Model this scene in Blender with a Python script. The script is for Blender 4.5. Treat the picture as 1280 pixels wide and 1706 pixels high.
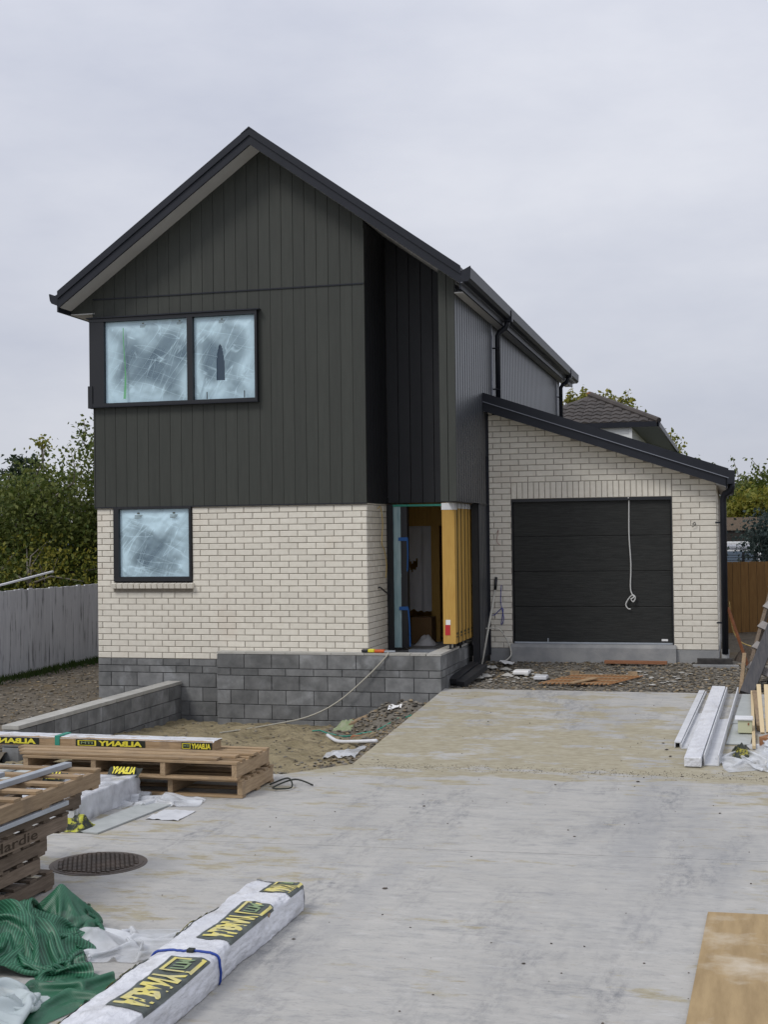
import bpy, math, random
import numpy as np
from mathutils import Vector, Matrix, noise
random.seed(7)
for o in list(bpy.data.objects): bpy.data.objects.remove(o)
S = bpy.context.scene
COL = S.collection
R = math.radians
# ------------------------------------------------------------------ camera
CAMP = Vector((4.862, -17.642, 1.753))
YAW, PITCH, ROLL, FPX = -0.2560, 0.01595, -0.01204, 2217.5
def cam_axes():
    f = Vector((math.sin(YAW), math.cos(YAW), 0)); r = Vector((math.cos(YAW), -math.sin(YAW), 0)); u = Vector((0, 0, 1))
    f2 = f*math.cos(PITCH)+u*math.sin(PITCH); u2 = u*math.cos(PITCH)-f*math.sin(PITCH)
    r3 = r*math.cos(ROLL)+u2*math.sin(ROLL); u3 = u2*math.cos(ROLL)-r*math.sin(ROLL)
    return r3, u3, f2
cr, cu, cf = cam_axes()
cd = bpy.data.cameras.new('camera'); cam = bpy.data.objects.new('camera', cd); COL.objects.link(cam)
m3 = Matrix((cr, cu, -cf)).transposed()
cam.matrix_world = Matrix.Translation(CAMP) @ m3.to_4x4()
cd.sensor_fit = 'HORIZONTAL'; cd.sensor_width = 36; cd.lens = FPX*36/1280
cd.clip_start = .1; cd.clip_end = 2000
S.camera = cam
S.render.resolution_x = 769; S.render.resolution_y = 1024
# ------------------------------------------------------------------ world: overcast sky over a Nishita base
SUN_EL, SUN_AZ = R(48), R(215)      # azimuth clockwise from +Y: light comes from behind-left of the camera
W = bpy.data.worlds.new('World'); S.world = W; W.use_nodes = True
nt = W.node_tree; nt.nodes.clear()
def nn(t, ty, **k):
    n = t.nodes.new(ty)
    for a, b in k.items(): setattr(n, a, b)
    return n
out = nn(nt, 'ShaderNodeOutputWorld'); bg = nn(nt, 'ShaderNodeBackground'); bg.inputs[1].default_value = .1
sky = nn(nt, 'ShaderNodeTexSky', sky_type='NISHITA', sun_disc=False); sky.sun_elevation = SUN_EL; sky.sun_rotation = SUN_AZ
tc = nn(nt, 'ShaderNodeTexCoord'); mp = nn(nt, 'ShaderNodeMapping'); mp.inputs['Scale'].default_value = (1.0, 1.0, 2.6)
n1 = nn(nt, 'ShaderNodeTexNoise'); n1.inputs['Scale'].default_value = 2.2; n1.inputs['Detail'].default_value = 7; n1.inputs['Roughness'].default_value = .55
nt.links.new(tc.outputs['Generated'], mp.inputs[0]); nt.links.new(mp.outputs[0], n1.inputs[0])
rp = nn(nt, 'ShaderNodeValToRGB'); rp.color_ramp.elements[0].position = .30; rp.color_ramp.elements[1].position = .64
rp.color_ramp.elements[0].color = (.72, .742, .805, 1); rp.color_ramp.elements[1].color = (1, 1, 1.0, 1)
nt.links.new(n1.outputs[0], rp.inputs[0])
sx = nn(nt, 'ShaderNodeSeparateXYZ'); nt.links.new(tc.outputs['Generated'], sx.inputs[0])
el = nn(nt, 'ShaderNodeMapRange'); el.inputs['From Min'].default_value = 0; el.inputs['From Max'].default_value = 1
el.inputs['To Min'].default_value = 7.0; el.inputs['To Max'].default_value = 11.4
nt.links.new(sx.outputs[2], el.inputs[0])
tint = nn(nt, 'ShaderNodeMix', data_type='RGBA', blend_type='MULTIPLY'); tint.inputs[0].default_value = 1
tint.inputs[7].default_value = (.955, .975, 1.06, 1); nt.links.new(rp.outputs[0], tint.inputs[6])
mul = nn(nt, 'ShaderNodeVectorMath', operation='SCALE'); nt.links.new(tint.outputs[2], mul.inputs[0]); nt.links.new(el.outputs[0], mul.inputs['Scale'])
mx = nn(nt, 'ShaderNodeMix', data_type='RGBA'); mx.inputs[0].default_value = .93
nt.links.new(sky.outputs[0], mx.inputs[6]); nt.links.new(mul.outputs[0], mx.inputs[7])
nt.links.new(mx.outputs[2], bg.inputs[0]); nt.links.new(bg.outputs[0], out.inputs[0])
# ------------------------------------------------------------------ sun (weak, broad: overcast)
ld = bpy.data.lights.new('sun', 'SUN'); ld.energy = 1.5; ld.angle = R(18); ld.color = (1, .97, .92)
lo = bpy.data.objects.new('sun', ld); COL.objects.link(lo)
sd = Vector((math.sin(SUN_AZ)*math.cos(SUN_EL), math.cos(SUN_AZ)*math.cos(SUN_EL), math.sin(SUN_EL)))
lo.rotation_euler = (-sd).to_track_quat('-Z', 'Y').to_euler(); lo.location = sd*60
S.view_settings.view_transform = 'Standard'; S.view_settings.look = 'None'; S.view_settings.exposure = 0; S.view_settings.gamma = 1

# ------------------------------------------------------------------ materials
MATS = {}
def M(name, c, c2=None, sc=6, rough=.7, bump=0, bsc=60, stretch=(1, 1, 1), rnd=0, metal=0, spec=.4, lo_=.35, hi=.65, c3=None, sc3=1.2, lo3=.55, hi3=.7, detail=6, bdist=.01, str3=(1, 1, 1), alpha=1, coat=0):
    m = bpy.data.materials.new(name); m.use_nodes = True; t = m.node_tree
    b = t.nodes['Principled BSDF']; b.inputs['Roughness'].default_value = rough; b.inputs['Metallic'].default_value = metal
    b.inputs['Specular IOR Level'].default_value = spec
    tc = nn(t, 'ShaderNodeTexCoord'); ge = nn(t, 'ShaderNodeNewGeometry')
    mp = nn(t, 'ShaderNodeMapping'); mp.inputs['Scale'].default_value = stretch
    t.links.new(ge.outputs['Position'], mp.inputs[0])
    col = None
    def noise_mix(prev, c, sc, lo, hi, vec):
        n = nn(t, 'ShaderNodeTexNoise'); n.inputs['Scale'].default_value = sc; n.inputs['Detail'].default_value = detail; n.inputs['Roughness'].default_value = .6
        t.links.new(vec, n.inputs[0])
        mr = nn(t, 'ShaderNodeMapRange'); mr.inputs[1].default_value = lo; mr.inputs[2].default_value = hi; t.links.new(n.outputs[0], mr.inputs[0])
        x = nn(t, 'ShaderNodeMix', data_type='RGBA'); t.links.new(mr.outputs[0], x.inputs[0])
        if isinstance(prev, tuple): x.inputs[6].default_value = prev
        else: t.links.new(prev, x.inputs[6])
        x.inputs[7].default_value = (*c, 1); return x.outputs[2]
    cur = (*c, 1)
    if c2: cur = noise_mix(cur, c2, sc, lo_, hi, mp.outputs[0])
    if c3:
        mp3 = nn(t, 'ShaderNodeMapping'); mp3.inputs['Scale'].default_value = str3; t.links.new(ge.outputs['Position'], mp3.inputs[0])
        cur = noise_mix(cur, c3, sc3, lo3, hi3, mp3.outputs[0])
    if rnd:
        oi = nn(t, 'ShaderNodeObjectInfo'); a = nn(t, 'ShaderNodeMath', operation='ADD'); t.links.new(oi.outputs['Random'], a.inputs[0]); t.links.new(ge.outputs['Random Per Island'], a.inputs[1])
        fr = nn(t, 'ShaderNodeMath', operation='FRACT'); t.links.new(a.outputs[0], fr.inputs[0])
        mr = nn(t, 'ShaderNodeMapRange'); mr.inputs[3].default_value = 1-rnd; mr.inputs[4].default_value = 1+rnd; t.links.new(fr.outputs[0], mr.inputs[0])
        hs = nn(t, 'ShaderNodeHueSaturation'); t.links.new(mr.outputs[0], hs.inputs['Value'])
        if isinstance(cur, tuple): hs.inputs['Color'].default_value = cur
        else: t.links.new(cur, hs.inputs['Color'])
        cur = hs.outputs[0]
    if isinstance(cur, tuple): b.inputs['Base Color'].default_value = cur
    else: t.links.new(cur, b.inputs['Base Color'])
    if bump:
        n = nn(t, 'ShaderNodeTexNoise'); n.inputs['Scale'].default_value = bsc; n.inputs['Detail'].default_value = 5; t.links.new(mp.outputs[0], n.inputs[0])
        bn = nn(t, 'ShaderNodeBump'); bn.inputs['Strength'].default_value = bump; bn.inputs['Distance'].default_value = bdist
        t.links.new(n.outputs[0], bn.inputs['Height']); t.links.new(bn.outputs[0], b.inputs['Normal'])
    if alpha < 1: b.inputs['Alpha'].default_value = alpha
    if coat: b.inputs['Coat Weight'].default_value = coat
    MATS[name] = m
    return m
brickm = M('cream brick', (.73, .692, .605), (.67, .63, .545), sc=14, rough=.85, bump=.35, bsc=120, rnd=.045, c3=(.64, .57, .48), sc3=1.3, lo3=.56, hi3=.78)
mortar = M('dark mortar', (.25, .225, .19), (.32, .29, .25), sc=25, rough=.95, bump=.5, bsc=150)
blockm = M('grey block', (.125, .128, .128), (.205, .207, .206), sc=5, rough=.9, bump=.6, bsc=140, rnd=.22, c3=(.34, .35, .36), sc3=2.6, lo3=.54, hi3=.82)
blockj = M('block joint', (.06, .06, .06), (.10, .10, .10), sc=20, rough=.95)
clad = M('olive grey cladding', (.0355, .0388, .0328), (.0425, .0458, .039), sc=4, rough=.62, bump=.12, bsc=90, stretch=(6, 6, .6), rnd=.07)
cladside = M('dark cladding side', (.030, .034, .041), (.035, .039, .046), sc=4, rough=.36, stretch=(6, 6, .6), spec=.55)  # side copy of the cladding; bluish sky sheen is painted into its colour
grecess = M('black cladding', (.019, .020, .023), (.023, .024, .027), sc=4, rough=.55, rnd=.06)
darkmetal = M('navy black metal', (.013, .015, .021), (.017, .019, .026), sc=3, rough=.42, spec=.28)
lipmetal = M('pale edge metal', (.16, .17, .20), rough=.3, spec=.6)
soffitm = M('grey soffit', (.52, .52, .51), (.58, .58, .57), sc=2, rough=.7)
black = M('black joinery', (.010, .011, .014), rough=.35, spec=.5)
glass = M('dark glass', (.035, .06, .09), rough=.06, spec=.6)
doorm = M('garage door grain', (.018, .019, .018), (.032, .033, .031), sc=7, rough=.6, spec=.25, bump=.35, bsc=22, stretch=(.7, 1, 11))
whitep = M('white plastic', (.66, .67, .70), (.74, .75, .77), sc=5, rough=.45)
wrapm = M('white wrap', (.60, .61, .65), (.70, .71, .74), sc=4, rough=.33, bump=.8, bsc=16, stretch=(1.2, .5, 1.2), bdist=.03, c3=(.44, .43, .42), sc3=3.5, lo3=.55, hi3=.8)
conc = M('slab', (.40, .41, .42), rough=.9)
timber = M('pale timber', (.37, .262, .155), (.25, .17, .095), c3=(.17, .13, .09), sc3=3.5, lo3=.52, hi3=.75, sc=5, rough=.8, bump=.3, bsc=40, stretch=(1, 12, 12), rnd=.18)
timberY = M('pale timber y', (.38, .275, .168), (.26, .18, .105), c3=(.18, .135, .095), sc3=3.5, lo3=.52, hi3=.75, sc=5, rough=.8, bump=.3, bsc=40, stretch=(12, 1, 12), rnd=.2)
oldwood = M('weathered timber', (.20, .155, .115), (.12, .09, .065), sc=6, rough=.9, bump=.4, bsc=40, stretch=(12, 1, 12), rnd=.3)
lvl = M('golden timber', (.50, .31, .075), (.42, .24, .05), sc=5, rough=.6, bump=.1, bsc=40, stretch=(14, 14, .8), rnd=.08)
endgrain = M('end grain', (.30, .15, .07), (.22, .10, .045), sc=30, rough=.85, rnd=.15)
redt = M('red sawn timber', (.33, .15, .075), (.25, .11, .055), sc=8, rough=.8, stretch=(1, 8, 8), rnd=.15)
fencew = M('peeling white paint', (.86, .87, .90), (.74, .75, .79), sc=5, rough=.85, stretch=(3, 3, .35), c3=(.20, .20, .22), sc3=3.6, lo3=.56, hi3=.68, str3=(5, 5, .40), rnd=.05)
fencet = M('stained fence', (.26, .14, .042), (.20, .10, .028), sc=4, rough=.7, stretch=(10, 10, .8), rnd=.12)
cement = M('fibre cement', (.42, .44, .43), (.36, .38, .37), sc=8, rough=.8, rnd=.12)
concp = M('cast concrete', (.22, .225, .23), (.30, .30, .295), sc=4, rough=.9, bump=.4, bsc=60)
cap = M('concrete capping', (.42, .41, .38), (.34, .33, .30), sc=6, rough=.9, bump=.4, bsc=60, rnd=.1)
steel = M('galvanised steel', (.42, .45, .49), (.36, .39, .42), sc=8, rough=.45, metal=.4)
iron = M('cast iron', (.085, .072, .062), (.13, .10, .08), sc=6, rough=.6, bump=.3, bsc=60, metal=.3)
yel = M('label yellow', (.68, .60, .05), rough=.5)
labelk = M('label black', (.016, .02, .014), rough=.45)
labelg = M('label olive', (.10, .115, .105), (.05, .06, .055), sc=9, rough=.45)
yelp = M('label faded yellow', (.66, .57, .14), (.55, .50, .25), sc=14, rough=.5)
greenm = M('green print', (.05, .16, .06), rough=.5)
bluem = M('blue strap', (.015, .05, .28), rough=.45)
bluetape = M('blue tape', (.02, .11, .35), rough=.5)
redm = M('red sticker', (.45, .025, .03), rough=.5)
tagw = M('white paper', (.75, .75, .74), rough=.7)
ropem = M('pale cord', (.52, .50, .44), rough=.8)
cream = M('cream plastic', (.52, .53, .36), rough=.5)
card = M('cardboard', (.20, .12, .055), rough=.85)
rooft = M('dark roof tile', (.042, .036, .033), (.062, .053, .048), sc=3, rough=.75, rnd=.2)
weatherb = M('white weatherboard', (.70, .71, .70), rough=.6)
barkm = M('bark', (.16, .14, .12), (.25, .23, .20), sc=9, rough=.95, bump=.5, bsc=30)
redbrick = M('red brick', (.20, .065, .04), (.15, .05, .03), sc=10, rough=.9)
plym = M('plywood', (.37, .265, .135), (.28, .195, .095), sc=3, rough=.8, stretch=(5, .7, 1), c3=(.50, .43, .33), sc3=2.2, lo3=.55, hi3=.75, bump=.15, bsc=60)
orange = M('orange plastic', (.55, .10, .02), rough=.45)
tealm = M('green tape', (.03, .25, .18), rough=.5)
bluegl = M('pale blue film', (.22, .34, .37), (.34, .46, .47), sc=5, rough=.3, stretch=(4, 4, .5), bump=.4, bsc=9)
stonem = M('stone', (.17, .155, .13), (.10, .09, .075), sc=20, rough=.9, rnd=.6, c3=(.20, .15, .085), sc3=14, lo3=.5, hi3=.6)
claym = M('dark clod', (.075, .062, .05), rough=.95, rnd=.4)
rustm = M('rusty steel', (.20, .075, .03), (.14, .05, .02), sc=15, rough=.85)
carw = M('white car paint', (.72, .73, .75), rough=.25, coat=.5)
tyre = M('tyre', (.02, .02, .02), rough=.9)
rough_white = M('primed white', (.60, .61, .63), (.52, .53, .55), sc=6, rough=.6, c3=(.33, .32, .31), sc3=5, lo3=.6, hi3=.8)

def two_sided(name, c, c2, rnd=.3, trans=.35, rough=.55):
    m = bpy.data.materials.new(name); m.use_nodes = True; t = m.node_tree; t.nodes.clear()
    o = nn(t, 'ShaderNodeOutputMaterial'); ge = nn(t, 'ShaderNodeNewGeometry'); x = nn(t, 'ShaderNodeMix', data_type='RGBA')
    t.links.new(ge.outputs['Random Per Island'], x.inputs[0]); x.inputs[6].default_value = (*c, 1); x.inputs[7].default_value = (*c2, 1)
    d = nn(t, 'ShaderNodeBsdfPrincipled'); d.inputs['Roughness'].default_value = rough; d.inputs['Specular IOR Level'].default_value = .3
    tr = nn(t, 'ShaderNodeBsdfTranslucent'); ms = nn(t, 'ShaderNodeMixShader'); ms.inputs[0].default_value = trans
    t.links.new(x.outputs[2], d.inputs[0]); t.links.new(x.outputs[2], tr.inputs[0]); t.links.new(d.outputs[0], ms.inputs[1]); t.links.new(tr.outputs[0], ms.inputs[2]); t.links.new(ms.outputs[0], o.inputs[0])
    return m
leafA = two_sided('green leaves', (.055, .09, .017), (.165, .185, .045))
leafB = two_sided('yellow green leaves', (.11, .14, .018), (.28, .25, .04))
leafC = two_sided('dark conifer leaves', (.018, .032, .018), (.04, .06, .03))
leafD = two_sided('grey green leaves', (.025, .042, .04), (.06, .085, .075))
grassm = two_sided('grass blades', (.03, .07, .012), (.08, .11, .03))

def film_mat(name, base, op_lo, op_hi, sc, rough=.3, stripes=None):
    """thin plastic sheet: part see-through, part milky; stripes = woven tape lines"""
    m = bpy.data.materials.new(name); m.use_nodes = True; t = m.node_tree; t.nodes.clear()
    o = nn(t, 'ShaderNodeOutputMaterial'); ge = nn(t, 'ShaderNodeNewGeometry'); tc = nn(t, 'ShaderNodeTexCoord')
    n = nn(t, 'ShaderNodeTexNoise'); n.inputs['Scale'].default_value = sc; n.inputs['Detail'].default_value = 5; t.links.new(ge.outputs['Position'], n.inputs[0])
    mr = nn(t, 'ShaderNodeMapRange'); mr.inputs[1].default_value = .35; mr.inputs[2].default_value = .65; mr.inputs[3].default_value = op_lo; mr.inputs[4].default_value = op_hi; t.links.new(n.outputs[0], mr.inputs[0])
    d = nn(t, 'ShaderNodeBsdfPrincipled'); d.inputs['Base Color'].default_value = (*base, 1); d.inputs['Roughness'].default_value = rough
    fac = mr.outputs[0]
    if stripes:
        w = nn(t, 'ShaderNodeTexWave'); w.inputs['Scale'].default_value = stripes[0]; w.inputs['Distortion'].default_value = .25; w.inputs['Detail'].default_value = 2; w.inputs['Detail Scale'].default_value = .6
        t.links.new(tc.outputs['UV'], w.inputs[0])
        x = nn(t, 'ShaderNodeMix', data_type='RGBA'); x.inputs[6].default_value = (*base, 1); x.inputs[7].default_value = (*stripes[1], 1)
        m2 = nn(t, 'ShaderNodeMapRange'); m2.inputs[1].default_value = .55; m2.inputs[2].default_value = .95; t.links.new(w.outputs[1], m2.inputs[0]); t.links.new(m2.outputs[0], x.inputs[0])
        t.links.new(x.outputs[2], d.inputs['Base Color'])
    tr = nn(t, 'ShaderNodeBsdfTransparent'); ms = nn(t, 'ShaderNodeMixShader')
    t.links.new(fac, ms.inputs[0]); t.links.new(tr.outputs[0], ms.inputs[1]); t.links.new(d.outputs[0], ms.inputs[2]); t.links.new(ms.outputs[0], o.inputs[0])
    return m
def window_film():
    """pale blue film: doubled and milky round the taped border, clearer in the slack middle, white along the creases"""
    m = bpy.data.materials.new('window film'); m.use_nodes = True; t = m.node_tree; t.nodes.clear()
    o = nn(t, 'ShaderNodeOutputMaterial'); ge = nn(t, 'ShaderNodeNewGeometry'); tc = nn(t, 'ShaderNodeTexCoord')
    def math_(op, a, c=None, clamp=False):
        x = nn(t, 'ShaderNodeMath', operation=op); x.use_clamp = clamp
        for i, v in ((0, a), (1, c)):
            if v is None: continue
            if isinstance(v, (int, float)): x.inputs[i].default_value = v
            else: t.links.new(v, x.inputs[i])
        return x.outputs[0]
    def nois(sc, st, det=4, rot=.6):
        m0 = nn(t, 'ShaderNodeMapping'); m0.inputs['Rotation'].default_value = (0, rot, 0); t.links.new(ge.outputs['Position'], m0.inputs[0]); mp = nn(t, 'ShaderNodeMapping'); mp.inputs['Scale'].default_value = st; t.links.new(m0.outputs[0], mp.inputs[0]); n = nn(t, 'ShaderNodeTexNoise'); n.inputs['Scale'].default_value = sc; n.inputs['Detail'].default_value = det; t.links.new(mp.outputs[0], n.inputs[0]); return n.outputs[0]
    sp = nn(t, 'ShaderNodeSeparateXYZ'); t.links.new(tc.outputs['UV'], sp.inputs[0]); u, v = sp.outputs[0], sp.outputs[1]
    du = math_('SUBTRACT', .5, math_('ABSOLUTE', math_('SUBTRACT', u, .5))); dv = math_('SUBTRACT', .5, math_('ABSOLUTE', math_('SUBTRACT', v, .45)))
    d = math_('ADD', math_('MINIMUM', du, dv), math_('MULTIPLY', math_('SUBTRACT', nois(1.7, (1, 1, 1), 1), .5), .9))
    mr = nn(t, 'ShaderNodeMapRange', interpolation_type='SMOOTHSTEP'); mr.inputs[1].default_value = .02; mr.inputs[2].default_value = .34; mr.inputs[3].default_value = .88; mr.inputs[4].default_value = .28; t.links.new(d, mr.inputs[0])
    def crease(sc, st, rot, w, k):
        c_ = math_('ABSOLUTE', math_('SUBTRACT', nois(sc, st, 2, rot), .5)); c2 = nn(t, 'ShaderNodeMapRange'); c2.inputs[1].default_value = 0; c2.inputs[2].default_value = w; c2.inputs[3].default_value = k; c2.inputs[4].default_value = 0; t.links.new(c_, c2.inputs[0]); return c2.outputs[0]
    cr_ = math_('ADD', crease(1.1, (.4, 1, 4.0), .9, .009, .34), math_('ADD', crease(1.5, (.35, 1, 4.2), 1.2, .007, .28), crease(1.3, (.4, 1, 3.6), -.3, .008, .30)))
    bl = nn(t, 'ShaderNodeMapRange'); bl.inputs[1].default_value = .35; bl.inputs[2].default_value = .65; bl.inputs[3].default_value = -.10; bl.inputs[4].default_value = .16; t.links.new(nois(1.6, (.4, 1, 2.4), 2, .9), bl.inputs[0])
    fac = math_('ADD', math_('ADD', mr.outputs[0], bl.outputs[0]), cr_, True)
    dd = nn(t, 'ShaderNodeBsdfPrincipled'); dd.inputs['Base Color'].default_value = (.54, .72, .81, 1); dd.inputs['Roughness'].default_value = .3
    tr = nn(t, 'ShaderNodeBsdfTransparent'); tr.inputs[0].default_value = (.80, .92, 1, 1); ms = nn(t, 'ShaderNodeMixShader')
    t.links.new(fac, ms.inputs[0]); t.links.new(tr.outputs[0], ms.inputs[1]); t.links.new(dd.outputs[0], ms.inputs[2]); t.links.new(ms.outputs[0], o.inputs[0]); return m
filmw = window_film()
clearp = film_mat('milky plastic sheet', (.66, .68, .71), .42, .8, 4, .25)
greenmesh = film_mat('green woven mesh', (.011, .085, .042), .74, .98, 6, .45, (27, (.05, .19, .11)))
wrapclear = film_mat('clear bundle wrap', (.60, .61, .64), .45, .85, 7, .22)

# concrete slab: broom streaks, tyre scuffs, sandy dust where the drive breaks
def slab_mat(name, dust):
    m = bpy.data.materials.new(name); m.use_nodes = True; t = m.node_tree; b = t.nodes['Principled BSDF']; b.inputs['Roughness'].default_value = .88; b.inputs['Specular IOR Level'].default_value = .25
    ge = nn(t, 'ShaderNodeNewGeometry'); P = ge.outputs['Position']
    def nz(sc, stretch, det=6, ro=.6):
        mp = nn(t, 'ShaderNodeMapping'); mp.inputs['Scale'].default_value = stretch; t.links.new(P, mp.inputs[0])
        n = nn(t, 'ShaderNodeTexNoise'); n.inputs['Scale'].default_value = sc; n.inputs['Detail'].default_value = det; n.inputs['Roughness'].default_value = ro; t.links.new(mp.outputs[0], n.inputs[0]); return n.outputs[0]
    def rng(v, a, c, lo=0, hi=1):
        r = nn(t, 'ShaderNodeMapRange'); r.inputs[1].default_value = a; r.inputs[2].default_value = c; r.inputs[3].default_value = lo; r.inputs[4].default_value = hi; t.links.new(v, r.inputs[0]); return r.outputs[0]
    def mix(f, a, c):
        x = nn(t, 'ShaderNodeMix', data_type='RGBA'); t.links.new(f, x.inputs[0])
        for i, v in ((6, a), (7, c)):
            if isinstance(v, tuple): x.inputs[i].default_value = (*v, 1)
            else: t.links.new(v, x.inputs[i])
        return x.outputs[2]
    def mm(op, a, c):
        x = nn(t, 'ShaderNodeMath', operation=op); x.use_clamp = True
        for i, v in ((0, a), (1, c)):
            if isinstance(v, (int, float)): x.inputs[i].default_value = v
            else: t.links.new(v, x.inputs[i])
        return x.outputs[0]
    base = mix(rng(nz(.9, (1, 1, 1)), .3, .7), (.38, .369, .345), (.445, .433, .407))
    base = mix(rng(nz(5, (.9, 2.6, 1)), .42, .72), base, (.36, .355, .34))
    streak = rng(nz(3.4, (.7, 2.0, 1), 9, .78), .53, .72)
    base = mix(mm('MULTIPLY', streak, .8), base, (.225, .23, .235))
    scuff = mm('MULTIPLY', rng(nz(1.1, (2.0, .5, 1), 5), .50, .66), rng(nz(14, (1, .35, 1), 7, .8), .44, .66))
    base = mix(mm('MULTIPLY', scuff, .85), base, (.16, .165, .175))
    fine = rng(nz(24, (.6, 1.5, 1), 6, .75), .54, .70); base = mix(mm('MULTIPLY', fine, .55), base, (.24, .24, .235))
    pale = rng(nz(9, (.6, 1.5, 1), 6, .7), .56, .72); base = mix(mm('MULTIPLY', pale, .6), base, (.49, .485, .47))
    wet = rng(nz(.55, (1.8, .35, 1), 4), .52, .68); base = mix(mm('MULTIPLY', wet, .45), base, (.25, .255, .265))
    rust = rng(nz(2.6, (.7, 2.2, 1), 6, .7), .64, .74); base = mix(mm('MULTIPLY', rust, .35), base, (.30, .235, .16))
    speck = rng(nz(38, (1, 1, 1), 2), .68, .74)
    base = mix(mm('MULTIPLY', speck, .3), base, (.16, .155, .145))
    # sandy dust
    sep = nn(t, 'ShaderNodeSeparateXYZ'); t.links.new(P, sep.inputs[0])
    if dust:
        near = rng(sep.outputs[1], -.2, -3.2, .24, .72)
        side = rng(sep.outputs[0], 3.9, 1.3, -.06, .12)
        th = mm('ADD', near, side)
        d = mm('ADD', mm('SUBTRACT', mm('MULTIPLY', nz(2.4, (.6, 1.4, 1), 9, .72), 1.5), .3), mm('MULTIPLY', th, .42))
        f = mm('MULTIPLY', rng(d, .585, .70), .88)
    else:
        th = mm('ADD', rng(sep.outputs[1], -5.2, -4.35, .0, .64), mm('ADD', rng(sep.outputs[0], 2.9, .9, 0, .22), rng(sep.outputs[0], 4.6, 5.2, 0, .2)))
        d = mm('ADD', mm('SUBTRACT', mm('MULTIPLY', nz(2.4, (.6, 1.4, 1), 9, .72), 1.5), .3), mm('MULTIPLY', th, .42))
        f = mm('MULTIPLY', rng(d, .585, .70), .88)
    base = mix(f, base, mix(rng(nz(9, (1, 2, 1)), .35, .65), (.285, .25, .165), (.375, .34, .245)))
    t.links.new(base, b.inputs['Base Color'])
    bn = nn(t, 'ShaderNodeBump'); bn.inputs['Strength'].default_value = .5; bn.inputs['Distance'].default_value = .006
    ad = nn(t, 'ShaderNodeMath', operation='ADD'); t.links.new(nz(60, (.35, 1.6, 1), 5), ad.inputs[0]); t.links.new(d, ad.inputs[1]); t.links.new(ad.outputs[0], bn.inputs['Height']); t.links.new(bn.outputs[0], b.inputs['Normal'])
    return m
slabA = slab_mat('front slab concrete', False); slabB = slab_mat('drive concrete', True)
soilm = M('sandy soil', (.20, .165, .095), (.30, .25, .155), sc=3, rough=.95, bump=.9, bsc=22, stretch=(.6, 1.3, 1), bdist=.05, c3=(.11, .085, .05), sc3=5, lo3=.52, hi3=.72, str3=(.6, 1.4, 1))
gravm = M('dark gravel soil', (.10, .082, .058), (.165, .14, .105), sc=9, rough=.95, bump=.9, bsc=45, bdist=.03, c3=(.15, .11, .06), sc3=1.2)
gravm2 = M('gravel fines', (.14, .125, .10), (.20, .185, .16), sc=12, rough=.95, bump=.9, bsc=45, bdist=.03, c3=(.10, .085, .06), sc3=2)
groundm = M('rough ground', (.075, .085, .035), (.11, .09, .055), sc=1.5, rough=.95, bump=.6, bsc=12)

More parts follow.
